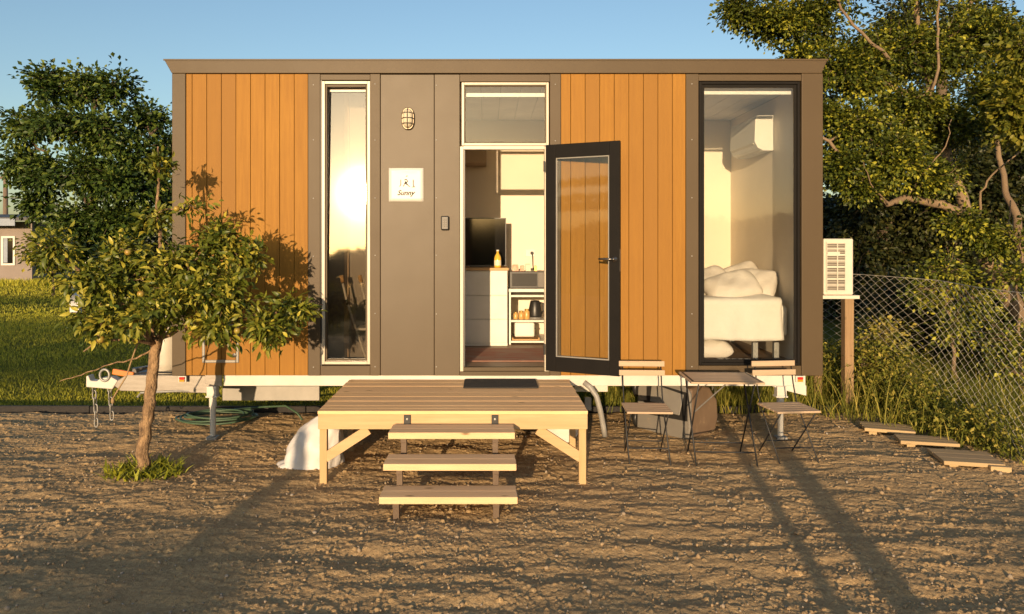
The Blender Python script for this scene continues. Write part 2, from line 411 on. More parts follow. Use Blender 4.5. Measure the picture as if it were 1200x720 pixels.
def grow(name, label, cat, base, limbs, lobes, leafm, bark, leaf=(0.06, 0.035), per_twig=36, spread=0.2, group=None,
         fine=False, shell=0.42, twig_r=0.006, up=0.6, tips=None, extra=None, curl=0.15, tint_bias=0.0, limb_leaves=0):
    """limbs: list of (points, r0, r1); lobes: (centre, (rx,ry,rz), n_twigs)"""
    root = thing(name, label, cat, base, group=group)
    tb = MB(); anchors = []
    for pts, r0, r1 in limbs:
        pts = [Vector(p) for p in pts]; fine_pts = []
        for i in range(len(pts) - 1):
            seg = bent(pts[i], pts[i + 1], 4, 0, 0.025); fine_pts += seg[:-1]
        fine_pts.append(pts[-1]); k = len(fine_pts)
        tb.tube(fine_pts, [r0 + (r1 - r0) * (i / (k - 1)) ** 0.8 for i in range(k)], 9)
        anchors += fine_pts[k // 4:]
    A = np.array([tuple(p) for p in anchors]); Ps = []; Ds = []; Ts = []
    for c, rad, nt_ in lobes:
        c = Vector(c); ia = int(np.argmin(((A - np.array(c)) ** 2).sum(1)))
        start = anchors[ia]
        hub = bent(start, c, 4, 0.05, 0.05); lr = max(twig_r * 2.2, min(0.05, 0.018 * max(rad)))
        if (c - start).length > 0.05: tb.tube(hub, [lr * 1.3, lr * 1.15, lr, lr * .8, lr * .55], 6)
        for _ in range(nt_):
            d = Vector((random.gauss(0, 1), random.gauss(0, 1), random.gauss(0, 1))).normalized()
            q = random.random() ** shell
            tip = c + Vector((d.x * rad[0], d.y * rad[1], d.z * rad[2])) * q
            s0 = hub[random.randint(2, 4)]
            tw = bent(s0, tip, 3, 0.08, 0.06)
            tb.tube(tw, [twig_r, twig_r * .8, twig_r * .6, twig_r * .25], 4, cap=False)
            m_ = max(3, int(per_twig * random.uniform(.5, 1.4)))
            t = rng.random(m_) ** 0.6 * 0.65 + 0.35
            T = np.array([tuple(p) for p in tw]); ii = np.minimum((t * 3).astype(int), 2); ff = (t * 3 - ii)[:, None]
            base_p = T[ii] * (1 - ff) + T[ii + 1] * ff
            off = rng.normal(0, spread, (m_, 3)); off[:, 2] *= .75
            Ps.append(base_p + off * (0.35 + 0.65 * t[:, None]))
            dd = norm(off + np.array(tuple(d)) * spread * .6 + rng.normal(0, spread * (1.3 if fine else .4), (m_, 3)) + 1e-6); dd[:, 2] -= .12 if fine else .25
            Ds.append(dd); cl = rng.normal(0, .17)
            Ts.append(np.clip(rng.normal(.5 + tint_bias + cl, .22, m_), 0, 1))
    P = np.concatenate(Ps); D = np.concatenate(Ds); T = np.concatenate(Ts); n = len(P)
    s = rng.uniform(.65, 1.3, n)
    V, Fc, tt = leaves(P, D, leaf[0] * s, leaf[1] * s * rng.uniform(.8, 1.2, n), T, fine, up=up, curl=curl)
    obj('trunk', tb, bark, root, smooth=True, fix=False)
    me = npmesh('crown', V, Fc, tt, smooth=fine)
    link('crown', me, leafm, root)
    return root

# ------------------------------------------------------------------ camera, light
cam = bpy.data.cameras.new('camera'); co = bpy.data.objects.new('camera', cam); COL.objects.link(co)
co.location = (0, 0, EYE); co.rotation_euler = (R(90), 0, 0)
cam.sensor_width = 36; cam.lens = 36 * F / 1200; cam.shift_x = 30 / 1200; cam.shift_y = -74 / 1200
cam.clip_end = 2000; cam.clip_start = 0.05
S.camera = co
SUN_EL = 7.0; SUN_AZ = 9.5           # the sun stands low behind the viewer, a little to the left
sv = Vector((-math.sin(R(SUN_AZ)) * math.cos(R(SUN_EL)), -math.cos(R(SUN_AZ)) * math.cos(R(SUN_EL)), math.sin(R(SUN_EL))))
sl = bpy.data.lights.new('sun', 'SUN'); so = bpy.data.objects.new('sun', sl); COL.objects.link(so)
sl.energy = 3.5; sl.angle = R(0.5); sl.color = (1.0, 0.715, 0.425)
so.rotation_euler = sv.to_track_quat('Z', 'Y').to_euler()
w = bpy.data.worlds.new('World'); S.world = w; w.use_nodes = True
nt = w.node_tree; bg = nt.nodes['Background']
sky = nt.nodes.new('ShaderNodeTexSky'); sky.sky_type = 'NISHITA'; sky.sun_disc = False
sky.sun_elevation = R(SUN_EL); sky.sun_rotation = math.atan2(sv.x, sv.y)
sky.altitude = 0; sky.air_density = 1.0; sky.dust_density = 1.4; sky.ozone_density = 1.9
nt.links.new(sky.outputs[0], bg.inputs[0]); bg.inputs[1].default_value = 0.122
S.view_settings.view_transform = 'Standard'; S.view_settings.look = 'None'; S.view_settings.gamma = 1
S.view_settings.exposure = 0.88
S.render.engine = 'CYCLES'
S.cycles.max_bounces = 8; S.cycles.transparent_max_bounces = 12
S.cycles.use_denoising = True
S.cycles.sample_clamp_indirect = 6

# ------------------------------------------------------------------ ground
def hash2(i, j, seed):
    h = (i.astype(np.int64) * 374761393 + j.astype(np.int64) * 668265263 + seed * 1274126177) & 0xFFFFFFFF
    h = ((h ^ (h >> 13)) * 1274126177) & 0xFFFFFFFF
    return ((h ^ (h >> 16)) & 0xFFFF) / 32767.5 - 1.0
def vnoise(x, y, seed):
    i = np.floor(x); j = np.floor(y); u = x - i; v = y - j
    u = u * u * (3 - 2 * u); v = v * v * (3 - 2 * v)
    a = hash2(i, j, seed); b = hash2(i + 1, j, seed); c = hash2(i, j + 1, seed); d = hash2(i + 1, j + 1, seed)
    return (a * (1 - u) + b * u) * (1 - v) + (c * (1 - u) + d * u) * v
def fbm(x, y, seed, o=4):
    s = 0; a = 1; t = 0
    for k in range(o):
        s = s + a * vnoise(x, y, seed + k); t += a; a *= .55; x = x * 2.03 + 3.1; y = y * 2.03 + 1.7
    return s / t
def soil_low(x, y):
    h = 0.020 * fbm(x * .5, y * .8, 3, 3) + 0.020 * fbm(x * .9 + .5 * y, y * 3.2, 11, 3) + 0.016 * fbm(x * 3.0, y * 8, 23, 3)
    return h
xs = np.concatenate([np.linspace(-16, -5.7, 60, endpoint=False), np.arange(-5.7, 5.5, 0.0075), np.linspace(5.5, 16, 60)])
ys = np.concatenate([np.linspace(-8, 3.2, 60, endpoint=False), np.arange(3.2, 8.19, 0.0075), [8.20]])
GX, GY = np.meshgrid(xs, ys)
Z = soil_low(GX, GY) + 0.008 * fbm(GX * 19, GY * 27, 41, 4)
nx0 = 60; ny0 = 60
for _ in range(85000):                                # clods
    y = 3.25 + 4.9 * random.random() ** 1.25; x = random.uniform(-.72 * y - .1, .74 * y + .1)
    if x < -5.6 or x > 5.4: continue
    dn = vnoise(np.array([x * .9]), np.array([y * 1.3]), 77)[0]
    if random.random() > .62 + .55 * dn: continue
    r = min(.021, .0038 * math.exp(random.gauss(.22, .48)))
    ix = int((x - xs[nx0]) / .0075) + nx0; iy = int((y - ys[ny0]) / .0075) + ny0; k = int(r / .0075) + 1
    a0, a1, b0, b1 = max(iy - k, 0), min(iy + k + 2, len(ys)), max(ix - k, 0), min(ix + k + 2, len(xs))
    dx = (xs[b0:b1] - x)[None, :] * random.uniform(.8, 1.2); dy = (ys[a0:a1] - y)[:, None]
    d2 = 1 - (dx * dx + dy * dy) / (r * r)
    cap = np.sqrt(np.clip(d2, 0, 1)) * r * random.uniform(.5, .95)
    Z[a0:a1, b0:b1] = np.where(d2 > 0, np.maximum(Z[a0:a1, b0:b1], soil_low(np.array(x), np.array(y)) + cap), Z[a0:a1, b0:b1])
edge = np.clip((8.2 - GY) / .1, 0, 1) * np.clip((16 - np.abs(GX)) / 1.0, 0, 1) * np.clip((GY + 8) / 1, 0, 1)
Z = Z * edge - .05 * (1 - edge)
nxx, nyy = len(xs), len(ys)
idx = np.arange(nxx * nyy).reshape(nyy, nxx)
Fq = np.stack([idx[:-1, :-1], idx[:-1, 1:], idx[1:, 1:], idx[1:, :-1]], -1).reshape(-1, 4)
V = np.stack([GX, GY, Z], -1).reshape(-1, 3)
o = link('soil_yard', npmesh('soil_yard', V, Fq, smooth=True), 'soil'); kind(o, 'structure')

g = np.array([-600, -200, -80, -40, -25, -16, 16, 25, 40, 80, 200, 600.0]); gy = g + 0
GX2, GY2 = np.meshgrid(np.linspace(-60, 60, 121), np.linspace(-75, 75, 151))
Z2 = -0.055 + 0.06 * np.clip((np.hypot(GX2, GY2 - 4) - 22) / 20, 0, 1) * fbm(GX2 * .15, GY2 * .15, 5, 3)
def sheet(name, X_, Y_, Z_, m):
    ny_, nx_ = X_.shape; ii = np.arange(nx_ * ny_).reshape(ny_, nx_)
    fq = np.stack([ii[:-1, :-1], ii[:-1, 1:], ii[1:, 1:], ii[1:, :-1]], -1).reshape(-1, 4)
    return link(name, npmesh(name, np.stack([X_, Y_, Z_], -1).reshape(-1, 3), fq, smooth=True), m)
gx = np.concatenate([[-900, -400, -180], np.linspace(-60, 60, 121), [180, 400, 900]]); gyv = np.concatenate([[-900, -400, -180], np.linspace(-75, 75, 151), [180, 400, 900]])
GX2, GY2 = np.meshgrid(gx, gyv)
rr_ = np.hypot(GX2, GY2 - 4)
Z2 = -0.055 + 0.07 * np.clip((rr_ - 22) / 20, 0, 1) * fbm(GX2 * .15, GY2 * .15, 5, 3) * (rr_ < 80)
kind(sheet('ground', GX2, GY2, Z2, 'lawn_earth'), 'structure')
# timber edging between yard and lawn
kb = MB()
for x0 in np.arange(-14, 3.0, 2.4):
    y = 8.21 + random.uniform(-.01, .01); kb.box(x0, x0 + 2.392, y, y + .045, -.06, .05 + random.uniform(-.008, .008))
kind(obj('kerb', kb, 'kerb_timber', bev=.006), 'structure')

# loose stones lying on the soil (nobody could count them)
ico = bmesh.new(); bmesh.ops.create_icosphere(ico, subdivisions=1, radius=1)
IV = np.array([v.co[:] for v in ico.verts]); IF = np.array([[v.index for v in f.verts] for f in ico.faces]); ico.free()
ns = 3800
yy = 3.3 + 4.8 * rng.random(ns) ** 1.3; xx = rng.uniform(-.72, .74, ns) * yy
r = np.clip(.0035 * np.exp(rng.normal(.3, .5, ns)), .0025, .017)
sc3 = rng.uniform(.6, 1.25, (ns, 1, 3)); V = IV[None] * (1 + rng.normal(0, .16, (ns, len(IV), 1))) * sc3 * r[:, None, None]
an = rng.uniform(0, 6.28, ns); ca, sa = np.cos(an)[:, None], np.sin(an)[:, None]
V = np.stack([V[..., 0] * ca - V[..., 1] * sa, V[..., 0] * sa + V[..., 1] * ca, V[..., 2]], -1)
V += np.stack([xx, yy, soil_low(xx, yy) + r * .45 + .004], -1)[:, None, :]
Fs = (IF[None] + (np.arange(ns) * len(IV))[:, None, None]).reshape(-1, 3)
o = link('gravel', npmesh('gravel', V.reshape(-1, 3), Fs, np.repeat(rng.random(ns) ** 2, len(IF))), 'stone'); kind(o, 'stuff')

# lawn grass
def blades(P, H, W, lean, tint):
    n = len(P); a = rng.uniform(0, 6.283, n)
    X = np.stack([np.cos(a), np.sin(a), np.zeros(n)], -1) * W[:, None] / 2
    ln = rng.normal(0, 1, (n, 3)) * (H * lean)[:, None]; ln[:, 2] = H
    m_ = P + ln * np.array([.4, .4, .55]); t_ = P + ln
    V = np.stack([P - X, P + X, m_ + X * .8, m_ - X * .8, t_], 1).reshape(-1, 3)
    b = np.arange(n)[:, None] * 5
    Fc = np.concatenate([b + np.array([q]) for q in ((0, 1, 2), (0, 2, 3), (3, 2, 4))], 1).reshape(-1, 3)
    return V, Fc, np.repeat(tint, 3)
parts = []
def field(n, x0, x1, y0, y1, h, wd, pw=1.0, lean=.35, keep=None, tb=.5, z=-.05):
    y = y0 + (y1 - y0) * rng.random(n) ** pw; x = rng.uniform(x0, x1, n)
    if keep is not None:
        k = keep(x, y); x, y = x[k], y[k]
    n = len(x); cl = fbm(x * .8, y * .8, 91, 3)
    P = np.stack([x, y, np.full(n, z)], -1); H = h * rng.uniform(.5, 1.35, n) * (1 + .4 * cl)
    return blades(P, H, wd * rng.uniform(.7, 1.3, n), lean, np.clip(rng.normal(tb, .2, n) + .25 * cl, 0, 1))
def merge(ps):
    V = []; Fc = []; T = []; k = 0
    for v, f, t in ps: V.append(v); Fc.append(f + k); T.append(t); k += len(v)
    return np.concatenate(V), np.concatenate(Fc), np.concatenate(T)
vis = lambda x, y: (x > -.69 * y) & (x < 3.4 + .0 * y)
parts = [field(70000, -9.5, 3.2, 8.28, 12, .038, .006, 1.4, keep=vis), field(60000, -14, -2.5, 12, 20, .042, .011, 1.0, keep=vis), field(40000, -26, -6, 20, 37, .05, .022, 1.0, keep=vis)]
parts.append(field(7000, -26, -12, 33, 37, .22, .03, 1, tb=.6, keep=vis))
V, Fc, T = merge(parts)
o = link('lawn_grass', npmesh('lawn_grass', V, Fc, T), 'grass'); kind(o, 'stuff')
# weeds along the chain link fence and behind the house
FL = [(3.2, 9.9), (4.42, 8.75), (4.74, 7.8), (4.56, 6.1), (4.62, 4.6)]
def fence_x(y): return np.interp(-np.asarray(y), [-p[1] for p in FL], [p[0] for p in FL])
def bank(x, y): 
    e = np.interp(y, [4, 6.0, 7.0, 8.0, 8.2], [4.75, 4.50, 4.12, 3.42, 1.0]); return (x > e + .05 * np.sin(y * 9)) & (rng.random(len(x)) < np.clip(.25 + (x - e) * 2.2, 0, 1))
parts = [field(12000, 1.0, 6.0, 4.5, 9.6, .20, .008, .8, .3, bank, .55, z=-.03), field(3000, 1.6, 5.6, 6.2, 9.6, .5, .007, .7, .35, bank, .62, z=-.03),
         field(4500, 3.0, 9, 7.5, 12, .4, .012, 1, .3, lambda x, y: x > fence_x(y) + .1, .45, z=-.05)]
V, Fc, T = merge(parts)
# broad leaves on the weeds
n = 14000; y = 6.0 + 3.9 * rng.random(n) ** .75; x = fence_x(y) + rng.normal(-.16, .18, n); k = bank(x, y); x, y = x[k], y[k]; n = len(x)
zz = rng.random(n) ** 1.5 * (.22 + .22 * np.clip(fbm(x * 2, y * 2, 8, 2) + .4, 0, 1) + .42 * np.clip((y - 7.4) / .8, 0, 1))
lv = leaves(np.stack([x, y, zz], -1), rng.normal(0, 1, (n, 3)), rng.uniform(.03, .075, n), rng.uniform(.015, .03, n), np.clip(rng.normal(.55, .25, n), 0, 1))
V, Fc, T = merge([(V, Fc, T), lv])
o = link('roadside_weeds', npmesh('roadside_weeds', V, Fc, T), 'weed'); kind(o, 'stuff')

# ------------------------------------------------------------------ the tiny house
H = thing('tiny_house', 'wheeled cabin clad in orange timber boards and bronze metal, its glass door standing open', 'tiny house', (0.1, 8.2, 0))
X0, X1 = fx(203), fx(963); ZB, ZT = fz(440), fz(86); YB = 9.42
IY = FY + .12
def P(name, mb, m, bev=0.003, parent=None, **k): return obj(name, mb, m, parent or H, bev=bev, **k)
def clad(px0, px1, first, pitch):
    mb = MB(); e = [px0]; q = first
    while q < px1 - 2: e.append(q); q += pitch
    e.append(px1)
    for a, b in zip(e[:-1], e[1:]):
        mb.tint = max(0.001, random.random() ** 1.4); yo = random.uniform(-.0012, .0012)
        mb.box(fx(a) + .002, fx(b) - .002, FY - .018 + yo, FY + .02, ZB + .003, fz(87.5))
    return P('cladding', mb, 'cedar', .0025)
clad(219, 361.5, 226, 17.05); clad(657, 803, 668.5, 17.0)
for a, b in ((219, 361.5), (657, 803)): P('backing', MB().box(fx(a), fx(b), FY + .021, FY + .03, ZB, fz(87)), 'dark_gap', 0)
for a, b in ((203, 219), (938, 963)):
    P('corner_trim', MB().box(fx(a), fx(b) - .001, FY - .03, FY + .10, ZB, fz(87)), 'bronze', .005)
for a, b in ((361.5, 376), (434, 446), (644, 657), (803, 818)):
    P('trim', MB().box(fx(a) + .0015, fx(b) - .0015, FY - .024, FY + .06, ZB, fz(87.5)), 'bronze', .003)
P('wall_panel', MB().box(fx(446) + .002, fx(509) - .002, FY - .016, FY + .06, ZB, fz(88)), 'bronze_panel', .003)
P('wall_panel', MB().box(fx(509) + .002, fx(539) - .002, FY - .02, FY + .06, ZB, fz(88)), 'bronze_panel', .003)
P('header_trim', MB().box(fx(376), fx(434), FY - .02, FY + .06, fz(94.5), fz(88)), 'bronze', .002)
P('header_trim', MB().box(fx(539), fx(644), FY - .02, FY + .06, fz(96.5), fz(88)), 'bronze', .002)
P('header_trim', MB().box(fx(818), fx(938), FY - .02, FY + .06, fz(95.5), fz(88)), 'bronze', .002)
P('sill_panel', MB().box(fx(376), fx(434), FY - .018, FY + .06, ZB, fz(428.5)), 'bronze', .003)
P('sill_panel', MB().box(fx(818), fx(938), FY - .018, FY + .06, ZB, fz(428.5)), 'bronze', .003)
for px in (368, 440, 511.5, 650.5, 810):
    for py in (100, 165, 232, 300, 368, 430): P('screw', MB().lathe([(.0055, 0), (.0055, -.003), (0, -.0045)], (fx(px), FY - .0245 if px != 511.5 else FY - .0205, fz(py + random.uniform(-1, 1))), 8, 1), 'galvanised', 0)
# roof edge flashing, ends flared out
zt, zb = fz(71), fz(87)
fa = MB(); n0 = len(fa.v)
fa.add([(fx(194), FY - .036, zt), (fx(968), FY - .036, zt), (fx(961), FY - .036, zb), (fx(203), FY - .036, zb),
        (fx(194), FY + .2, zt), (fx(968), FY + .2, zt), (fx(961), FY + .2, zb), (fx(203), FY + .2, zb)],
       [(0, 1, 2, 3), (4, 7, 6, 5), (0, 4, 5, 1), (3, 2, 6, 7), (0, 3, 7, 4), (1, 5, 6, 2)])
fl = P('roof_flashing', fa, 'bronze', .004)
lip = MB().box(fx(194) - .004, fx(585), FY - .041, FY - .0365, zt - .012, zt + .004); lip.box(fx(585) + .004, fx(968) + .004, FY - .042, FY - .0365, zt - .012, zt + .005)
P('drip_edge', lip, 'bronze', .001)
P('roof', MB().prism([(FY + .201, zt - .03), (YB + .1, zt - .16), (YB + .1, zt - .08), (FY + .201, zt + .0)], 0, X0 - .04, X1 + .02), 'bronze', 0)
# shell: ends, back, floor, ceiling
sh = MB(); P('end_wall', MB().box(X0 + .002, X0 + .09, FY + .101, YB, ZB, zt - .13), 'bronze', 0)
P('end_wall', MB().box(X1 - .09, X1 - .002, FY + .101, YB, ZB, zt - .13), 'bronze', 0)
P('rear_wall', MB().box(X0 + .09, X1 - .09, YB - .07, YB, ZB, zt - .16), 'bronze', 0)
IX0, IX1, IZ0, IZ1, IB = X0 + .11, X1 - .11, fz(431), 3.40, 9.28
P('floor', MB().box(X0 + .09, X1 - .09, FY + .062, YB - .07, ZB + .0, IZ0), 'floor_wood', 0)
cl = MB()
q = IX0
while q < IX1:                                    # ceiling planks
    cl.box(q, min(q + .196, IX1), FY + .03, YB - .072, IZ1, IZ1 + .02); q += .2
P('ceiling', cl, 'white_ceiling', .002)
P('interior_wall', MB().box(IX0, IX1, IB, YB - .071, IZ0 + .002, IZ1 - .002), 'white_wall', 0)
P('interior_wall', MB().box(IX1, X1 - .091, FY + .061, YB - .072, IZ0 + .002, IZ1 - .002), 'white_wall', 0)
P('interior_wall', MB().box(X0 + .091, IX0, FY + .061, YB - .072, IZ0 + .002, IZ1 - .002), 'interior_grey', 0)
iw = MB()                                         # inner lining of the front wall
for a, b in ((219, 376), (434, 539), (644, 818), (938, 951)): iw.box(fx(a), fx(b), FY + .064, FY + .10, IZ0 + .002, IZ1 - .002)
P('interior_lining', iw, 'white_wall', 0)
P('partition', MB().box(-.86, -.80, FY + .12, IB - .002, IZ0 + .003, IZ1 - .003), 'interior_grey', 0)
P('partition', MB().box(IX0, -.862, 7.56, 7.60, IZ0 + .003, IZ1 - .003), 'shower_panel', 0)
P('wall_post', MB().box(-1.45, -1.40, 7.53, 7.558, IZ0 + .003, IZ1 - .003), 'interior_tan', .003)
# windows
def window(name, px0, px1, py0, py1, fm, gm, wpx, label=None, yo=0, tilt=0.0):
    fr = MB().frame(fx(px0), fx(px1), fz(py1), fz(py0), FY - .012 + yo, FY + .05, wpx * FY / F)
    w_ = P(name, fr, fm, .003)
    if label: w_['label'] = label
    a = wpx * FY / F
    pn = MB().box(fx(px0) + a - .004, fx(px1) - a + .004, -.003, .003, fz(py1) + a - .004, fz(py0) - a + .004)
    for i, (x_, y_, z_) in enumerate(pn.v): pn.v[i] = (x_, FY + .018 + y_ + (z_ - fz(py1)) * math.tan(R(tilt)), z_)
    obj('pane', pn, gm, w_)
    return w_
wn = window('window', 377.5, 434, 95.5, 427, 'cream_frame', 'glass_tinted', 3.4, tilt=1.6)
obj('sash', MB().frame(fx(381.5), fx(430.5), fz(423), fz(99.5), FY - .004, FY + .0135, .016, wb=.018, wt=.022), 'bronze', wn, bev=.002)
obj('blind_rail', MB().box(fx(384), fx(429), FY + .075, FY + .088, fz(106), fz(102.5)), 'white_paint', wn, bev=.002)
obj('weather_seal', MB().frame(fx(376) - .002, fx(377.5), fz(428.4), fz(94.7), FY - .010, FY + .03, .006), 'black_plastic', wn)
tr = window('transom_window', 541, 643, 97, 171, 'cream_frame', 'glass', 3.0)
obj('blind_rail', MB().box(fx(545), fx(640), FY + .05, FY + .065, fz(112.5), fz(108)), 'white_paint', tr, bev=.002)
obj('sash', MB().frame(fx(544), fx(640), fz(168), fz(100), FY + .003, FY + .017, .012), 'bronze', tr, bev=.002)
wr = window('window', 819, 937, 96, 428, 'black_frame', 'glass', 3.0)
obj('sash', MB().frame(fx(822), fx(934), fz(425), fz(99), FY + .003, FY + .017, .028, wb=.03, wt=.03), 'black_frame', wr, bev=.003)
obj('blind_rail', MB().box(fx(823), fx(931), FY + .075, FY + .1, fz(109), fz(105)), 'white_paint', wr, bev=.002)
# door frame, threshold, open leaf
df = MB(); df.box(fx(539) + .001, fx(543), FY - .014, FY + .06, fz(436), fz(172)); df.box(fx(638), fx(644) - .001, FY - .014, FY + .06, fz(436), fz(172)); df.box(fx(543), fx(638), FY - .014, FY + .06, fz(175.5), fz(171.4))
P('door_frame', df, 'cream_frame', .002)
P('seal_strip', MB().box(fx(543), fx(545), FY - .004, FY + .055, fz(430), fz(176)), 'black_plastic', .001)
P('threshold', MB().box(fx(539) + .001, fx(644), FY - .03, FY + .06, ZB, fz(435)).box(fx(543), fx(638), FY - .01, FY + .061, fz(434.9), fz(430.5)), 'bronze', .003)
P('hatch', MB().frame(fx(238), fx(281), fz(425), fz(380), FY - .03, FY - .017, .028), 'grey_steel', .008)
hl = [o for o in H.children if o.name.startswith('hatch')][0]
obj('lock', MB().lathe([(.02, 0), (.02, -.008), (.008, -.01), (0, -.01)], (fx(276), FY - .03, fz(416)), 16, 1), 'black_plastic', hl)
hp = Vector((fx(640), FY - .035, 0)); he = Vector((1.204, 6.655, 0)); ddir = (he - hp); dw = ddir.length; ddir.normalize()
ang = math.atan2(ddir.y, ddir.x)
dz0, dz1 = fz(433.5), fz(171)
D = obj('door', MB().frame(0, dw, dz0, dz1, -.022, .022, .098, wb=.135, wt=.125), 'black_frame', H, local=True, bev=.004)
D.location = hp - wl(H); D.rotation_euler = (0, 0, ang)
obj('pane', MB().box(.094, dw - .094, -.004, .004, dz0 + .13, dz1 - .12), 'glass', D, local=True)
obj('glazing_bead', MB().frame(.098, dw - .098, dz0 + .135, dz1 - .125, -.012, .012, .012), 'grey_steel', D, local=True, bev=.002)
hz = fz(303)
for s in (-1, 1):
    h = MB().lathe([(.026, 0), (.026, s * .010), (.012, s * .012), (.012, s * .05)], (dw - .045, s * .022, hz), 16, 1)
    h.tube([(dw - .045, s * .068, hz), (dw - .09, s * .072, hz), (dw - .18, s * .07, hz + .002)], [.011, .010, .009], 10)
    obj('handle', h, 'chrome', D, local=True, smooth=True)
obj('latch_plate', MB().box(dw + .0003, dw + .003, -.012, .012, hz - .11, hz + .09), 'chrome', D, local=True)
for z in (dz0 + .2, dz1 - .2): obj('hinge', MB().tube([(-.012, -.024, z - .05), (-.012, -.024, z + .05)], .009, 10), 'black_steel', D, local=True)
# chassis
P('chassis_beam', MB().box(fx(262), fx(944), FY + .0, FY + .06, fz(452.5), ZB - .001), 'white_steel', .004)
P('chassis_beam', MB().box(fx(230), fx(944), YB - .12, YB - .06, fz(452.5), ZB - .001), 'white_steel', .004)
for x in np.linspace(-2.5, 2.9, 6): P('cross_member', MB().box(x, x + .05, FY + .061, YB - .121, ZB - .10, ZB - .012), 'galvanised', .003)
P('splash_panel', MB().box(-2.72, -1.72, 7.62, 7.65, .235, .385), 'grey_steel', .004)
P('splash_panel', MB().box(.86, 1.19, 7.25, 7.28, .40, .515), 'white_steel', .004)
dbar = MB().prism([(-3.48, .452), (-2.63, .43), (-2.63, .596), (-3.42, .604), (-3.56, .52)], 1, FY + .03, FY + .10)
P('drawbar', dbar, 'aluminium', .006)
P('drawbar', MB().bar((-3.55, 7.45, .53), (-2.5, 9.2, .53), .07, .14), 'aluminium', .006)
P('drawbar_plate', MB().box(-3.45, -2.7, FY + .102, FY + .5, .566, .578).prism([(-2.66, .61), (-2.5, .61), (-2.5, .50), (-2.66, .53)], 1, FY - .01, FY + .0), 'aluminium', .003)
cp = MB().prism([(-3.80, .49), (-3.55, .47), (-3.5, .55), (-3.56, .585), (-3.66, .575), (-3.70, .545), (-3.76, .55), (-3.78, .60), (-3.80, .595)], 1, FY + .02, FY + .12)
cpo = P('coupling', cp, 'white_steel', .008)
obj('ring', MB().tube([(-3.62 + .045 * math.cos(a), FY + .015, .605 + .055 * math.sin(a)) for a in np.linspace(0, 6.283, 17)], .012, 8, False), 'galvanised', cpo, smooth=True)
P('brake_lever', MB().bar((-3.56, FY + .05, .635), (-3.36, FY + .05, .60), .03, .055), 'orange_plastic', .008)
P('cable', MB().tube([(-3.36, FY + .06, .612), (-3.2, FY + .08, .622), (-2.9, FY + .07, .618), (-2.55, FY + .06, .615)], .008, 6), 'black_plastic', 0)
P('step_rail', MB().tube([(-3.30, FY + .0, .40), (-3.27, FY, .44), (-2.95, FY + .02, .452), (-2.75, FY + .05, .45)], .011, 8), 'galvanised', 0)
for cx, zend, ph in ((-3.735, .115, 0), (-3.585, .155, 1)):
    ch = MB(); z = .475; k = ph; nlink = 0
    while z > zend:
        pts = []
        for a in np.linspace(0, 2 * math.pi, 13):
            u = .017 * math.cos(a); v = .030 * math.sin(a) + (.014 if math.sin(a) > 0 else -.014)
            pts.append((cx + (u if k % 2 else u * .25) + .012 * math.sin(z * 9), FY + .06 + (0 if k % 2 else u), z + v))
        ch.tube(pts, .0062, 6, False); z -= .066; k += 1
    P('safety_chain', ch, 'galvanised', 0, smooth=True)
def jack(x, y, hb):
    j = MB(); j.box(x - .045, x + .045, y - .03, y + .05, hb - .09, hb); j.box(x - .055, x + .055, y - .035, y + .055, hb - .105, hb - .09)
    j.tube([(x, y + .01, hb - .09), (x, y + .01, .03)], .026, 14); j.tube([(x, y + .01, hb - .10), (x, y + .01, hb - .2)], .034, 14)
    q = P('stabiliser_leg', j, 'white_steel', .003)
    obj('foot', MB().box(x - .05, x + .05, y - .04, y + .06, -.02, .028), 'galvanised', q, bev=.003)
jack(fx(249), FY + .0, fz(452.5)); jack(fx(915), FY + .0, fz(452.5)); jack(-2.70, 8.85, .50); jack(2.68, 8.7, .50)
def marker(px, py, w_=.075):
    x, z = fx(px), fz(py)
    q = P('marker_light', MB().box(x - w_ / 2, x + w_ / 2, FY - .03, FY - .001, z - .028, z + .03), 'white_steel', .004)
    obj('red_lens', MB().box(x - w_ / 2 + .012, x + w_ / 2 - .012, FY - .045, FY - .031, z - .001, z + .022), 'red_lens', q, bev=.004)
    obj('amber_lens', MB().box(x - w_ / 2 + .012, x + w_ / 2 - .012, FY - .045, FY - .031, z - .022, z - .003), 'amber_lens', q, bev=.004)
marker(215, 444); marker(936, 444)
P('tail_bracket', MB().prism([(fx(905), fz(453)), (fx(945), fz(452)), (fx(945), fz(464)), (fx(925), fz(459))], 1, FY + .0, FY + .03), 'white_steel', .002)
for x in (-.21, .50):
    cy = 7.16; wh = thing  # wheels under the middle of the house
    ty = P('wheel', MB().lathe([(.20, 0), (.29, .0), (.325, .03), (.335, .07), (.335, .13), (.325, .17), (.29, .20), (.20, .20)], (x, cy, .325), 40, 1), 'rubber', 0, smooth=True)
    obj('rim', MB().lathe([(.2, .02), (.185, .03), (.17, .05), (.06, .06), (.055, .04), (0, .04)], (x, cy, .325), 32, 1), 'galvanised', ty, smooth=True)
    gd = MB(); pts = []
    aa = np.linspace(R(15), R(165), 16)
    for i in range(15):
        a, b = aa[i], aa[i + 1]; ro = .39
        gd.add([(x + ro * math.cos(a), cy - .02, .325 + .62 * ro * math.sin(a)), (x + ro * math.cos(b), cy - .02, .325 + .62 * ro * math.sin(b)), (x + ro * math.cos(b), cy + .25, .325 + .62 * ro * math.sin(b)), (x + ro * math.cos(a), cy + .25, .325 + .62 * ro * math.sin(a))], [(0, 1, 2, 3)])
    mg = P('mudguard', gd, 'galvanised', 0); sm = mg.modifiers.new('thick', 'SOLIDIFY'); sm.thickness = .006
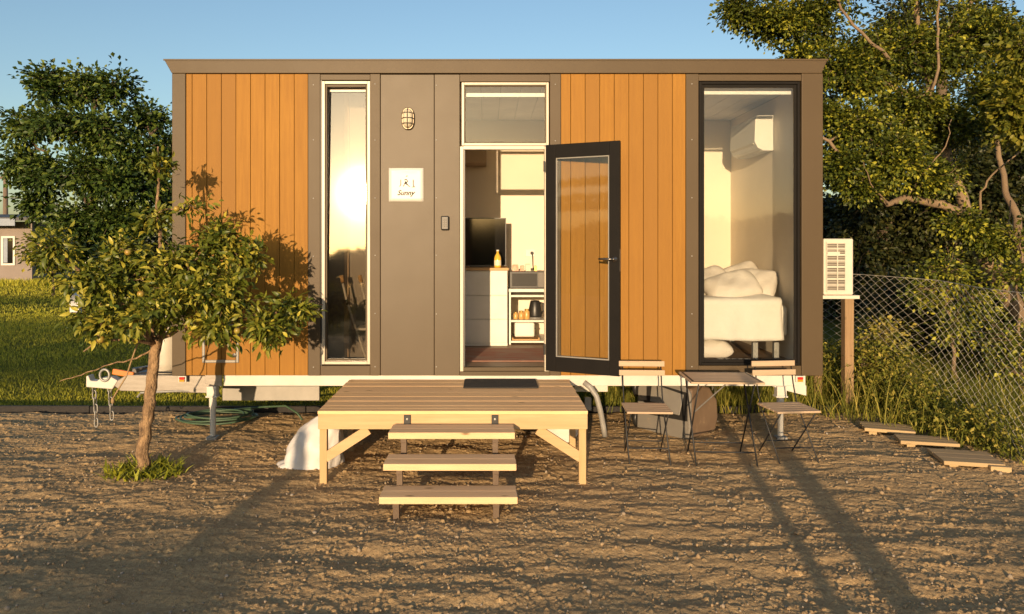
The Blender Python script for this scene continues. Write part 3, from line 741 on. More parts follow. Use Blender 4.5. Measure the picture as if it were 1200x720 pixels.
P('waste_pipe', MB().tube([(fx(684), FY - .02, .545), (fx(691), FY - .03, .50), (fx(698), FY - .05, .42), (fx(702), FY - .06, .30), (fx(706), FY - .05, .14), (fx(708), FY - .04, .04)], .026, 14), 'pipe_grey', 0, smooth=True)
P('valve_box', MB().box(fx(687), fx(695), FY + .1, FY + .16, .25, .37), 'pipe_grey', .006)

# ------------------------------------------------------------------ fittings on the facade
x, z = fx(478.5), fz(140)
L = thing('wall_lamp', 'small oval bulkhead lamp with wire guard on the bronze wall panel', 'lamp', (x, FY - .016, z - .11))
def oval(cx, cz, a, b, n=28): return [(cx + a * math.copysign(abs(math.cos(t)) ** .8, math.cos(t)), cz + b * math.copysign(abs(math.sin(t)) ** .8, math.sin(t))) for t in np.linspace(0, 2 * math.pi, n, endpoint=False)]
obj('base', MB().prism(oval(x, z, .062, .105), 1, FY - .045, FY - .0165), 'lamp_metal', L, bev=.006)
ln = MB()
prof = [(.050, .092, -.045), (.048, .088, -.065), (.038, .075, -.085), (.018, .05, -.095)]
vs = []; n = 24
for a, b, y in prof: vs += [(u, FY + y, w_) for u, w_ in oval(x, z, a, b, n)]
ln.add(vs, [(i * n + k, i * n + (k + 1) % n, (i + 1) * n + (k + 1) % n, (i + 1) * n + k) for i in range(3) for k in range(n)] + [tuple(range(3 * n, 4 * n))])
obj('lens', ln, 'lamp_glass', L, smooth=True)
gu = MB()
for dz in (-.05, 0, .05): gu.tube([(x - .056, FY - .045, z + dz), (x - .04, FY - .10, z + dz), (x, FY - .112, z + dz), (x + .04, FY - .10, z + dz), (x + .056, FY - .045, z + dz)], .003, 6)
gu.tube([(x, FY - .045, z - .1), (x, FY - .10, z - .075), (x, FY - .115, z), (x, FY - .10, z + .075), (x, FY - .045, z + .1)], .003, 6)
obj('guard', gu, 'lamp_metal', L, smooth=True)

SG = thing('paper_notice', 'white glossy paper notice with a faint emblem taped to the wall panel', 'notice', (fx(476), FY - .018, fz(236)))
pb = MB(); nx = 10
for i in range(nx):
    for j in range(nx): pass
vs = []; fs = []
for j in range(nx + 1):
    for i in range(nx + 1):
        u, v = i / nx, j / nx
        vs.append((fx(456) + (fx(496.5) - fx(456)) * u, FY - .0185 - .006 * (v > .9) * math.sin(math.pi * u) - .0015 * math.sin(5 * u + 3 * v), fz(236.5) + (fz(197.5) - fz(236.5)) * v))
for j in range(nx):
    for i in range(nx): a = j * (nx + 1) + i; fs.append((a, a + 1, a + nx + 2, a + nx + 1))
so_ = obj('sheet', MB().add(vs, fs), 'paper', SG, smooth=True); sm = so_.modifiers.new('thick', 'SOLIDIFY'); sm.thickness = .0012
def zone(px, py): return Vector((fx(px), FY - .0215, fz(py)))
ik = MB()
def ribbon(pts, wd):
    for a, b in zip(pts[:-1], pts[1:]): ik.bar(zone(*a), zone(*b), wd, .0012, up=(0, 1, 0))
for pts in ([(470, 211), (470, 217), (468.5, 219)], [(473, 219), (475.5, 213), (478.5, 218), (480.5, 219)], [(474, 211.5), (476.5, 210.5), (478, 213), (475, 215.5), (478, 217)], [(484.5, 211), (484.5, 217.5), (486, 219.5), (483, 219.5)], [(476, 207), (478, 206.6)]):
    ribbon(pts, .0065)
obj('emblem', ik, 'ink', SG)
fc = bpy.data.curves.new('script', 'FONT'); fc.body = 'Sunny'; fc.size = .066; fc.shear = .35; fc.extrude = .0006; fc.offset = .0012; fc.align_x = 'CENTER'
tob = bpy.data.objects.new('tmp_text', fc); COL.objects.link(tob)
bpy.context.view_layer.update()
tme = bpy.data.meshes.new_from_object(tob.evaluated_get(bpy.context.evaluated_depsgraph_get())); bpy.data.objects.remove(tob)
tme.transform(Matrix.Translation(zone(475.5, 229)) @ Matrix.Rotation(R(90), 4, 'X'))
link('lettering', tme, 'ink', SG)
LB = thing('key_safe', 'small black push button key safe beside the door', 'key safe', (fx(521.5), FY - .022, fz(271)))
obj('body', MB().box(fx(517), fx(526.5), FY - .062, FY - .0205, fz(270), fz(253.5)), 'black_plastic', LB, bev=.012, seg=3)
kb = MB()
for i in range(2):
    for j in range(4): kb.box(fx(519.2 + i * 2.9), fx(521.3 + i * 2.9), FY - .068, FY - .0625, fz(266.5 - j * 2.7), fz(264.6 - j * 2.7))
obj('keypad', kb, 'key_grey', LB, bev=.001)

# ------------------------------------------------------------------ deck with steps
DF, DB, DXA, DXB, DZ = 5.66, 6.955, -1.29, .775, .572
DK = thing('timber_deck', 'new pine deck with three open steps standing before the cabin door', 'deck', ((DXA + DXB) / 2, 6.3, 0))
bd = MB(); q = DF
while q < DB - .02:
    bd.tint = max(.001, random.random() * .45); bd.box(DXA + random.uniform(-.003, .003), DXB + random.uniform(-.003, .003), q, min(q + .0887, DB), DZ - .026, DZ + random.uniform(-.001, .001)); q += .0895
obj('deck_boards', bd, 'deck_wood', DK, bev=.0015)
obj('fascia', MB().box(DXA, DXB, DF + .004, DF + .038, DZ - .142, DZ - .0265), 'pine', DK, bev=.004)
for x in (DXA, DXB - .036): obj('side_joist', MB().box(x + .001, x + .035, DF + .039, DB, DZ - .142, DZ - .027), 'pine', DK, bev=.003)
jo = MB()
for x in np.linspace(DXA + .42, DXB - .42, 4): jo.box(x, x + .035, DF + .039, DB, DZ - .14, DZ - .027)
obj('joists', jo, 'pine', DK)
for x in (DXA + .004, DXB - .062):
    obj('post', MB().box(x, x + .056, DF + .0395, DF + .096, -.03, DZ - .1425), 'pine_post', DK, bev=.004)
    obj('post', MB().box(x + .036, x + .09, DB - .30, DB - .25, -.03, DZ - .1425), 'pine_post', DK, bev=.004)
yb = DF + .056
obj('brace', MB().bar((DXA + .045, yb, .20), (DXA + .38, yb, DZ - .155), .030, .075, up=(0, 0, 1)), 'pine', DK, bev=.003)
obj('brace', MB().bar((DXB - .045, yb, .20), (DXB - .38, yb, DZ - .155), .030, .075, up=(0, 0, 1)), 'pine', DK, bev=.003)
TR = [(5.36, 5.61, .482), (5.10, 5.345, .332), (4.90, 5.14, .172)]
for (a, b, z), m_ in zip(TR, (0, 1, 2)):
    t = MB(); mid = (a + b) / 2
    t.tint = .3; t.box(-.712, .207, a, mid - .002, z - .047, z); t.tint = .55; t.box(-.712 + .004, .207 - .003, mid + .002, b, z - .047, z)
    obj('tread', t, 'tread_wood', DK, bev=.004)
for x in (-.605, .065):
    st = MB(); zs = [DZ - .06] + [t[2] - .048 for t in TR]
    prev_y = DF - .004
    st.box(x - .02, x + .02, DF - .008, DF + .003, DZ - .14, DZ - .035)
    ys_ = [DF - .028, 5.40, 5.155, 4.955]
    for i, (a, b, z) in enumerate(TR):
        st.box(x - .022, x + .022, a + .03, (b if i else DF + .0), z - .052 - .03, z - .052)
        zn = TR[i + 1][2] - .052 if i < 2 else -.03
        st.box(x - .021, x + .021, a + .05, a + .09, zn, z - .0825)
    obj('stringer', st, 'brown_steel', DK, bev=.002)
    bk = MB().box(x - .026, x + .026, DF - .012, DF + .0035, DZ - .135, DZ - .03)
    bo = obj('bracket', bk, 'black_steel', DK, bev=.002)
    for z in (DZ - .06, DZ - .105): obj('bolt', MB().lathe([(.008, 0), (.008, -.006), (0, -.007)], (x, DF - .012, z), 8, 1), 'galvanised', bo)
mt = obj('doormat', MB().box(-.205, .46, 6.53, 6.93, DZ + .002, DZ + .014), 'mat_fibre', bev=.004)
tag(mt, 'dark rectangular doormat on the deck below the door', 'doormat')

# ------------------------------------------------------------------ bistro set
def chair(name, label, cx, cy, rz):
    t = thing(name, label, 'chair', (cx, cy, 0), rz, 'folding bistro chairs')
    w_ = .19
    sl_ = MB()
    for k in range(5): sl_.box(-w_, w_, -.19 + k * .075, -.19 + k * .075 + .065, .43, .448)
    obj('seat', sl_, 'slat_wood', t, local=True, bev=.003)
    for z, y in ((.70, .245), (.778, .262)):
        obj('back_slat', MB().box(-w_ - .012, w_ + .012, y - .008, y + .008, z - .024, z + .024), 'slat_wood', t, local=True, bev=.003)
    for s in (-1, 1):
        x = s * (w_ - .02)
        obj('leg', MB().tube([(x, -.20, .0), (x, .16, .43), (x, .225, .60), (x, .275, .80)], .0062, 8), 'black_steel', t, local=True, smooth=True)
        x2 = s * (w_ - .035)
        obj('leg', MB().tube([(x2, .22, .0), (x2, -.17, .425)], .0062, 8), 'black_steel', t, local=True, smooth=True)
    obj('stretcher', MB().tube([(-w_ + .02, -.10, .12), (w_ - .02, -.10, .12)], .006, 8), 'black_steel', t, local=True)
    obj('stretcher', MB().tube([(-w_ + .035, .10, .13), (w_ - .035, .10, .13)], .006, 8), 'black_steel', t, local=True)
    return t
chair('bistro_chair', 'folding slatted chair on the deck side of the small table', 1.375, 6.36, R(-3))
chair('bistro_chair', 'folding slatted chair in front of the white stabiliser leg under the cabin corner', 2.60, 6.38, R(6))
TB = thing('bistro_table', 'small folding slatted table with black crossed legs between two chairs', 'table', (2.0, 6.33, 0), R(-3))
tt = MB()
for k in range(7): tt.box(-.30, .30, -.25 + k * .0725, -.25 + k * .0725 + .064, .695, .712)
obj('table_top', tt, 'slat_wood', TB, local=True, bev=.003)
obj('apron', MB().frame(-.285, .285, -.235, .235, 0, .02, .018).xform(Matrix.Translation((0, 0, .693)) @ Matrix.Rotation(R(90), 4, 'X')), 'black_steel', TB, local=True)
for s in (-1, 1):
    obj('leg', MB().tube([(s * .25, -.22, 0), (s * .25, .20, .68)], .007, 8), 'black_steel', TB, local=True, smooth=True)
    obj('leg', MB().tube([(s * .228, .22, 0), (s * .228, -.20, .68)], .007, 8), 'black_steel', TB, local=True, smooth=True)
obj('stretcher', MB().tube([(-.25, -.15, .11), (.25, -.15, .11)], .007, 8), 'black_steel', TB, local=True)
obj('stretcher', MB().tube([(-.228, .15, .11), (.228, .15, .11)], .007, 8), 'black_steel', TB, local=True)
obj('stay', MB().tube([(.0, -.16, .675), (-.21, .06, .39)], .006, 8), 'galvanised', TB, local=True)

# ------------------------------------------------------------------ things about the yard
# white woven sack
sk = thing('woven_sack', 'full white woven sack slumped on the soil beside the deck', 'sack', (-1.42, 6.22, 0))
vs = []; fs = []; nr, nc = 22, 40
for j in range(nr + 1):
    t = j / nr
    rx = .222 * (1 - t ** 3.4) ** .7 * (1 + .10 * (1 - t) ** 8) + .006; ry = .18 * (1 - t ** 3.4) ** .7 + .006
    for i in range(nc):
        a = 2 * math.pi * i / nc
        wr_ = 1 + .05 * math.sin(5 * a + 7 * t) + .035 * math.sin(11 * a - 9 * t) + .03 * math.sin(3 * a + 14 * t)
        vs.append((-1.46 + .12 * t ** 1.5 + rx * wr_ * math.copysign(abs(math.cos(a)) ** .85, math.cos(a)) + (-.05 if math.cos(a) < -.7 and t < .08 else 0), 6.22 + ry * wr_ * math.sin(a), -.012 + .435 * t + .012 * math.sin(4 * a + 6 * t) * t))
for j in range(nr):
    for i in range(nc): fs.append((j * nc + i, j * nc + (i + 1) % nc, (j + 1) * nc + (i + 1) % nc, (j + 1) * nc + i))
fs.append(tuple(range(nc - 1, -1, -1))); fs.append(tuple(range(nr * nc, nr * nc + nc)))
obj('bag', MB().add(vs, fs), 'sack_weave', sk, smooth=True)
tp = MB(); top = Vector((-1.335, 6.22, .415))
for k in range(7):
    a = k * .9; tp.add([top, top + Vector((.03 * math.cos(a), .03 * math.sin(a), .0)), top + Vector((.055 * math.cos(a + .5), .045 * math.sin(a + .5), .055)), top + Vector((.01 * math.cos(a + 1.2), .02 * math.sin(a + 1.2), .06))], [(0, 1, 2, 3)])
obj('tied_mouth', tp, 'sack_weave', sk)
# coiled hose
hs = MB(); pts = []
hc = Vector((-2.80, 7.72, .03))
for i in range(140):
    a = i * .19; rr = .31 + .05 * math.sin(i * .043) + .03 * math.sin(i * .11)
    pts.append(hc + Vector((rr * 1.15 * math.cos(a), .22 * rr / .31 * math.sin(a), .0 + .00042 * i + .01 * math.sin(a * 2.3))))
pts += [hc + Vector((.5, .0, .12)), hc + Vector((.72, -.05, .14)), hc + Vector((.86, -.12, .08)), hc + Vector((.92, -.16, .02))]
hs.tube(pts, .0105, 8)
tag(obj('garden_hose', hs, 'hose_green', smooth=True), 'coil of green garden hose on the soil behind the apple tree', 'hose')
# gas bottle
gc = (-3.12, 7.24, .60)
GB = thing('gas_bottle', 'white gas bottle standing on the trailer drawbar behind the apple trunk', 'gas bottle', (gc[0], gc[1], .578))
obj('body', MB().lathe([(.10, -.02), (.115, 0), (.12, .03), (.145, .06), (.152, .10), (.152, .36), (.145, .41), (.11, .455), (.05, .475), (.03, .48)], gc, 32), 'gas_white', GB, smooth=True)
obj('collar', MB().lathe([(.085, .46), (.09, .47), (.09, .57), (.083, .57), (.083, .47)], gc, 28), 'gas_white', GB)
obj('valve', MB().lathe([(.02, .48), (.02, .53), (.03, .535), (.03, .56), (0, .565)], gc, 14), 'brass', GB)
# grey bin lying on its side
BC = Vector((1.93, 6.98, 0))
BN = thing('plastic_bin', 'grey plastic bin lying on its side under the cabin behind the table', 'bin', tuple(BC), R(-45))
body = MB().prism([(-.60, -.01), (0, -.01), (0, .44), (-.06, .50), (-.50, .52), (-.59, .42)], 1, -.01, .03)
obj('front', body, 'bin_grey', BN, local=True, bev=.02, seg=3)
rec = MB().prism([(-.48, .17), (-.03, .17), (-.03, .44), (-.48, .50)], 1, -.0125, -.0105)  # flat near-black plate on the front, stands for the shade of a hollow
fr_ = obj('recess_shade', rec, 'bin_dark', BN, local=True)
obj('flap', MB().add([(-.42, -.013, .48), (-.07, -.013, .42), (-.09, -.06, .225), (-.42, -.06, .25), (-.42, -.001, .48), (-.07, -.001, .42), (-.09, -.05, .225), (-.42, -.05, .25)], [(0, 1, 2, 3), (4, 7, 6, 5), (0, 4, 5, 1), (1, 5, 6, 2), (2, 6, 7, 3), (3, 7, 4, 0)]), 'bin_grey', BN, local=True, bev=.004)
side = MB().prism([(.032, -.01), (.50, -.01), (.56, .12), (.54, .30), (.40, .44), (.20, .49), (.032, .47)], 0, -.57, -.012)
obj('body', side, 'bin_brown', BN, local=True, bev=.03, seg=3)
for z in (.09, .40):
    wv = MB().lathe([(.03, 0), (.09, 0), (.10, .012), (.10, .04), (.09, .05), (.03, .05)], (-.665, .10, z), 24, 0)
    obj('wheel', wv, 'black_plastic', BN, local=True, smooth=True)
obj('handle', MB().tube([(-.48, -.012, .30), (-.48, -.05, .30), (-.30, -.06, .30), (-.30, -.05, .30)], .012, 8), 'black_plastic', BN, local=True)
# white tub lying on its side behind the deck brace
tub = thing('plastic_tub', 'round white plastic tub lying on its side behind the deck brace', 'tub', (.72, 6.92, 0))
obj('shell', MB().lathe([(.125, .24), (.135, .22), (.165, .0), (.175, -.002), (.175, .012), (.168, .014), (.158, .012), (.128, .215), (0, .22)], (.70, 6.86, .175), 36, 1), 'white_paint', tub, smooth=True)
# paver boards by the fence
for i, (pa, lab) in enumerate([(((1013, 494.5), (1066, 507)), 'flat timber stepping board nearest the weedy fence corner'), (((1055, 511), (1122, 520)), 'middle timber stepping board beside the chain link fence'), (((1102, 527), (1181, 545)), 'larger timber stepping board with a loose offcut on its end')]):
    d0 = F * 1.80 / (pa[0][1] - 286); d1 = F * 1.80 / (pa[1][1] - 286)
    xa = (pa[0][0] - 570) * d0 / F; xb = (pa[1][0] - 570) * d1 / F
    c = Vector(((xa + xb) / 2 - (0, .02, .07)[i], (d0 + d1) / 2, 0))
    t = thing('stepping_board', lab, 'board', tuple(c), R((-20, -14, -13)[i]), 'timber boards laid along the fence')
    ln_, wd_ = ((.44, .30), (.48, .26), (.46, .40))[i]; b_ = MB()
    for k in range(3):
        y0_ = -wd_ / 2 + k * wd_ / 3; b_.tint = .001 + random.random() * .8; b_.box(-ln_ / 2 + random.uniform(-.01, .01), ln_ / 2 + random.uniform(-.01, .01), y0_ + .002, y0_ + wd_ / 3 - .003, .025, .058)
    obj('planks', b_, 'paver_wood', t, local=True, bev=.004)
    for q0 in (-ln_ / 2 + .05, ln_ / 2 - .12): obj('bearer', MB().box(q0, q0 + .07, -wd_ / 2 + .02, wd_ / 2 - .02, -.03, .0245), 'paver_wood', t, local=True, bev=.003)
    if i == 2: obj('offcut', MB().box(.10, ln_ / 2 + .02, -wd_ / 2 - .05, -wd_ / 2 + .0, .0, .05), 'paver_wood', t, local=True, bev=.004)
# chain link fence
FN = thing('chain_link_fence', 'sagging chain link fence running along the weedy edge on the right', 'fence', (4.6, 7.0, 0))
segs = []; acc = 0
pl = [Vector((p[0], p[1], 0)) for p in FL]
for a, b in zip(pl[:-1], pl[1:]): segs.append((acc, acc + (b - a).length, a, b)); acc += (b - a).length
def along(s):
    for s0, s1, a, b in segs:
        if s <= s1 or s1 == segs[-1][1]: return a.lerp(b, (s - s0) / (s1 - s0))
Hf = 1.46; pitch = .064; nrow = 32
wv_ = []; wf = []
Vs = []; Fs = []; cnt = 0
def sag(s, z):      # gentle bulges of the slack mesh
    return .035 * math.sin(s * 1.7 + z * 1.3) * math.sin(math.pi * min(max(z / Hf, 0), 1)) + .02 * math.sin(s * 4 + 2 * z)
ncol = int(acc / pitch)
wire = MB()
for c in range(ncol):
    pts = []
    for rr in range(nrow + 1):
        s = (c + .5 + (.5 if (rr + c) % 2 else -.5) * 1.02) * pitch; z = .02 + (Hf - .02) * rr / nrow + .03 * math.sin(s * 1.1)
        p = along(min(max(s, 0), acc - .001)); y_ = sag(s, z)
        pts.append((p.x + y_ + (.003 if (rr + c) % 2 else -.003), p.y + y_ * .4, z))
    wire.tube(pts, .0019, 4, False)
obj('mesh', wire, 'fence_wire', FN, fix=False)
for z in (Hf + .0, ):
    obj('top_wire', MB().tube([(along(s).x + sag(s, z), along(s).y, z + .03 * math.sin(s * 1.1)) for s in np.linspace(0, acc - .01, 60)], .003, 6), 'fence_wire', FN)
for s in (.15, acc - .05):
    p = along(s); obj('post', MB().tube([(p.x + .05, p.y + .05, -.1), (p.x + .05, p.y + .05, Hf + .02)], .016, 10), 'fence_wire', FN, smooth=True)
# outdoor air conditioner on the end wall
ax0, ax1, ay0, ay1, az0, az1 = X1 + .05, X1 + .335, 7.07, 7.87, 1.36, 1.90
AO = thing('outdoor_unit', 'cream air conditioner outdoor unit bracketed to the cabin end wall', 'air conditioner', ((ax0 + ax1) / 2, 7.8, az0))
obj('casing', MB().box(ax0, ax1, ay0, ay1, az0, az1), 'ac_white', AO, bev=.014, seg=3)
obj('grille', MB().box(ax0 + .03, ax1 - .085, ay0 - .003, ay0 - .0008, az0 + .04, az1 - .04), 'ac_fins', AO)
gb = MB()
for k in range(9):
    z = az0 + .04 + k * (az1 - az0 - .08) / 8; gb.box(ax0 + .022, ax1 - .078, ay0 - .010, ay0 - .0035, z - .006, z + .006)
for x in (ax0 + .025, ax0 + .128, ax1 - .082): gb.box(x - .004, x + .004, ay0 - .012, ay0 - .0034, az0 + .036, az1 - .036)
for k in range(28):
    z = az0 + .05 + k * (az1 - az0 - .1) / 27; gb.box(ax0 + .03, ax1 - .085, ay0 - .006, ay0 - .0033, z - .0016, z + .0016)
gb.box(ax0 + .034, ax0 + .15, ay0 - .011, ay0 - .0033, az1 - .165, az1 - .125)
obj('grille_bars', gb, 'ac_white', AO)
br = MB().box(X1 + .001, ax1 + .05, ay0 - .02, ay0 + .03, az0 - .035, az0 - .002); br.box(X1 + .001, ax1 + .05, ay1 - .08, ay1 - .03, az0 - .035, az0 - .002)
br.prism([(X1 + .001, az0 - .05), (X1 + .04, az0 - .036), (X1 + .001, az0 - .036)], 1, ay0, ay0 + .02)
obj('bracket', br, 'ac_white', AO, bev=.002)
obj('cable', MB().tube([(X1 + .002, 7.2, az1 + .20), (X1 + .05, 7.22, az1 + .12), (X1 + .13, 7.3, az1 + .0)], .006, 6).tube([(X1 + .14, 7.5, az0 - .01), (X1 + .15, 7.5, az0 - .10), (X1 + .2, 7.5, az0 - .16)], .006, 6), 'pipe_grey', AO)
# timber posts beside the end wall
for x, y, h, w_, lab, tilt in ((4.06, 8.32, 1.26, .10, 'weathered square timber post standing below the outdoor unit', 0), (3.93, 8.75, 1.35, .085, 'dark round timber post close behind the cabin corner', 1)):
    if tilt: o = obj('timber_post', MB().tube([(x, y, -.1), (x - .02, y, .6), (x - .035, y + .01, h)], [.05, .046, .042], 12), 'old_post', smooth=True)
    else: o = obj('timber_post', MB().box(x - w_ / 2, x + w_ / 2, y - w_ / 2, y + w_ / 2, -.1, h), 'old_post', bev=.006)
    tag(o, lab, 'post', 'timber posts by the end wall')
# rope ends hanging from the apple tree
tag(obj('rope', MB().tube([(-2.76, 5.93, 1.15), (-2.82, 5.9, .95), (-2.86, 5.88, .8), (-2.93, 5.87, .68), (-2.965, 5.87, .62)], .006, 6).lathe([(0, -.03), (.012, -.02), (.014, 0), (.006, .02), (0, .022)], (-2.965, 5.87, .61), 10), 'rope', smooth=True), 'frayed brown rope end hanging in front of the drawbar', 'rope')

# ------------------------------------------------------------------ inside
def T(name, label, cat, loc, **k): return thing(name, label, cat, loc, **k)
# kitchen drawers
KX0, KX1, KY0, KZ = -.40, .242, 8.46, 1.545
KD = T('drawer_cabinet', 'white three drawer kitchen cabinet with wooden worktop inside the doorway', 'cabinet', ((KX0 + KX1) / 2, 8.8, IZ0))
obj('carcass', MB().box(KX0, KX1, KY0 + .02, IB - .01, IZ0 + .002, KZ), 'white_paint', KD, bev=.002)
h3 = (KZ - IZ0 - .05) / 3
for k in range(3): obj('drawer', MB().box(KX0 + .004, KX1 - .002, KY0, KY0 + .0195, IZ0 + .04 + k * h3, IZ0 + .034 + (k + 1) * h3), 'white_paint', KD, bev=.003)
obj('worktop', MB().box(KX0 - .01, KX1 + .012, KY0 - .015, IB - .005, KZ + .001, KZ + .03), 'worktop_wood', KD, bev=.003)
WT = KZ + .031
tv = T('television', 'black flat screen television standing on the wooden worktop', 'television', (-.05, 8.80, WT))
obj('screen', MB().box(-.36, .225, 8.80, 8.812, WT + .02, WT + .575), 'screen', tv)
obj('bezel', MB().frame(-.37, .235, WT + .012, WT + .583, 8.795, 8.84, .010), 'black_plastic', tv)
obj('stand', MB().box(-.2, .05, 8.78, 8.92, WT, WT + .011), 'black_plastic', tv, bev=.002)
bo = T('oil_bottle', 'clear bottle of golden oil on the worktop before the television', 'bottle', (.13, 8.55, WT))
obj('body', MB().lathe([(.036, 0), (.040, .01), (.040, .11), (.03, .14), (.014, .165), (.013, .19)], (.13, 8.55, WT), 20), 'oil', bo, smooth=True)
obj('cap', MB().lathe([(.016, .19), (.016, .205), (0, .206)], (.13, 8.55, WT), 14), 'white_paint', bo)
obj('label', MB().lathe([(.0408, .025), (.0408, .085)], (.13, 8.55, WT), 20), 'paper_label', bo)
# shelf unit
SX0, SX1, SY0 = .262, .80, 8.58
SU = T('shelf_unit', 'white open shelf unit holding kitchen things right of the drawers', 'shelf', ((SX0 + SX1) / 2, 8.85, IZ0))
zsh = [IZ0 + .045, 0.965, 1.255]
sb_ = MB().box(SX0, SX0 + .022, SY0, IB - .02, IZ0 + .002, 1.29).box(SX1 - .022, SX1, SY0, IB - .02, IZ0 + .002, 1.29)
obj('side', sb_, 'white_paint', SU, bev=.002)
for z in zsh: obj('shelf', MB().box(SX0 + .023, SX1 - .023, SY0, IB - .022, z - .022, z), 'white_paint', SU, bev=.002)
obj('top', MB().box(SX0 - .005, SX1 + .005, SY0 - .02, IB - .02, 1.291, 1.33), 'white_paint', SU, bev=.004)
mw = T('microwave', 'small black microwave on top of the white shelf unit', 'microwave', (.5, 8.8, 1.331))
obj('casing', MB().box(.268, .75, 8.60, 8.95, 1.334, 1.53), 'black_plastic', mw, bev=.006)
obj('door_window', MB().box(.30, .585, 8.593, 8.5985, 1.36, 1.505), 'bin_dark', mw, bev=.003)
obj('control_panel', MB().box(.60, .735, 8.594, 8.5985, 1.345, 1.52), 'key_grey', mw, bev=.003)
for k, (x, w_, h, m_, lab) in enumerate([(.34, .07, .07, 'red_box', 'small red and white tea box on the microwave'), (.42, .05, .06, 'red_box', 'smaller red packet between the tea box and the pale carton'), (.49, .06, .08, 'paper_label', 'pale little carton on the microwave'), (.575, .03, .06, 'brass', 'small dark brassy tin at the end on the microwave')]):
    o = obj(('tea_box', 'packet', 'carton', 'tin')[k], MB().box(x - w_ / 2, x + w_ / 2, 8.66, 8.66 + w_, 1.531, 1.531 + h).box(x - w_ / 2 + .004, x + w_ / 2 - .004, 8.664, 8.656 + w_, 1.532 + h, 1.536 + h), m_, bev=.003); tag(o, lab, 'box')
so_ = T('wall_socket', 'white wall socket with a black plug and cord above the microwave', 'socket', (.55, IB - .002, 1.72))
obj('plate', MB().box(.49, .61, IB - .012, IB - .001, 1.69, 1.78), 'white_paint', so_, bev=.003)
obj('plug', MB().lathe([(.02, 0), (.02, -.03), (.01, -.04), (0, -.04)], (.57, IB - .0125, 1.735), 14, 1).tube([(.57, IB - .045, 1.735), (.575, IB - .05, 1.70), (.58, IB - .03, 1.60), (.585, IB - .03, 1.53)], .006, 6), 'black_plastic', so_)
kt = T('kettle', 'black electric kettle on the middle shelf', 'kettle', (.58, 8.75, zsh[1]))
obj('base', MB().lathe([(.08, 0.001), (.085, .01), (.08, .022)], (.575, 8.75, zsh[1]), 24), 'galvanised', kt)
obj('jug', MB().lathe([(.078, .023), (.082, .04), (.072, .13), (.058, .20), (.05, .215), (0, .22)], (.575, 8.75, zsh[1]), 24), 'black_plastic', kt, smooth=True)
obj('handle', MB().tube([(.63, 8.75, zsh[1] + .19), (.67, 8.75, zsh[1] + .18), (.675, 8.75, zsh[1] + .1), (.645, 8.75, zsh[1] + .05)], .011, 8), 'black_plastic', kt, smooth=True)
for k, (x, y, r_, h, lab) in enumerate([(.345, 8.70, .028, .085, 'leftmost squat jar of dark spice on the middle shelf'), (.41, 8.68, .034, .10, 'ochre glass jar in the middle of the shelf jars'), (.475, 8.69, .034, .12, 'tallest ochre jar next to the black kettle')]):
    j = T('storage_jar', lab, 'jar', (x, y, zsh[1]), group='jars on the middle shelf')
    obj('glass_body', MB().lathe([(r_ * .9, .001), (r_, .01), (r_, h * .75), (r_ * .75, h * .85)], (x, y, zsh[1]), 18), 'jar_ochre', j, smooth=True)
    obj('lid', MB().lathe([(r_ * .8, h * .855), (r_ * .8, h), (0, h + .002)], (x, y, zsh[1]), 18), 'brass', j)
ts = T('toaster', 'white toaster on a wooden tray on the lowest shelf', 'toaster', (.44, 8.75, zsh[0] + .03))
obj('body', MB().box(.33, .565, 8.66, 8.84, zsh[0] + .034, zsh[0] + .205), 'white_paint', ts, bev=.02, seg=3)
obj('lever', MB().box(.566, .585, 8.73, 8.76, zsh[0] + .12, zsh[0] + .135), 'black_plastic', ts, bev=.002)
obj('slot', MB().box(.36, .54, 8.70, 8.72, zsh[0] + .2055, zsh[0] + .208).box(.36, .54, 8.77, 8.79, zsh[0] + .2055, zsh[0] + .208), 'black_plastic', ts)
tag(obj('wooden_tray', MB().box(.30, .62, 8.62, 8.88, zsh[0] + .002, zsh[0] + .014).box(.30, .315, 8.62, 8.88, zsh[0] + .015, zsh[0] + .032).box(.605, .62, 8.62, 8.88, zsh[0] + .015, zsh[0] + .032), 'worktop_wood', bev=.002), 'pale wooden tray under the white toaster', 'tray')
cu = T('wall_cupboard', 'brown overhead cupboard high on the wall seen through the doorway', 'cupboard', (-.05, 9.1, 2.84))
obj('carcass', MB().box(-.5, .0, 8.90, IB - .003, 2.82, 3.0), 'interior_tan', cu, bev=.003)
obj('door_panel', MB().box(-.495, -.005, 8.88, 8.8985, 2.825, 2.995), 'interior_tan', cu, bev=.003)
tag(obj('floor_rug', MB().box(-.35, .75, 7.35, 8.25, IZ0 + .001, IZ0 + .010), 'rug', bev=.003), 'faded red and grey rug on the floor inside the door', 'rug')
# dining chair behind the left window
def wire_chair(label, x, y, rz):
    t = T('metal_chair', label, 'chair', (x, y, IZ0)); t.rotation_euler = (0, 0, rz)
    for s in (-1, 1):
        obj('frame', MB().tube([(s * .09 - .16, 0, .78), (s * .09 - .12, 0, .60), (s * .09 - .02, 0, .30), (s * .09 + .06, 0, .06), (s * .09 + .07, 0, .01)], .012, 8), 'white_steel', t, local=True, smooth=True)
        obj('grip', MB().tube([(s * .09 - .175, 0, .86), (s * .09 - .16, 0, .79)], .02, 8), 'worktop_wood', t, local=True, smooth=True)
        obj('joint', MB().tube([(s * .09 - .125, 0, .62), (s * .09 - .115, 0, .57)], .016, 8), 'black_plastic', t, local=True, smooth=True)
    obj('seat', MB().box(-.1, .14, -.16, .16, .33, .355), 'white_paint', t, local=True, bev=.01)
wire_chair('white tubular folding chair with wooden grips behind the narrow left window', -1.17, 7.33, R(4))
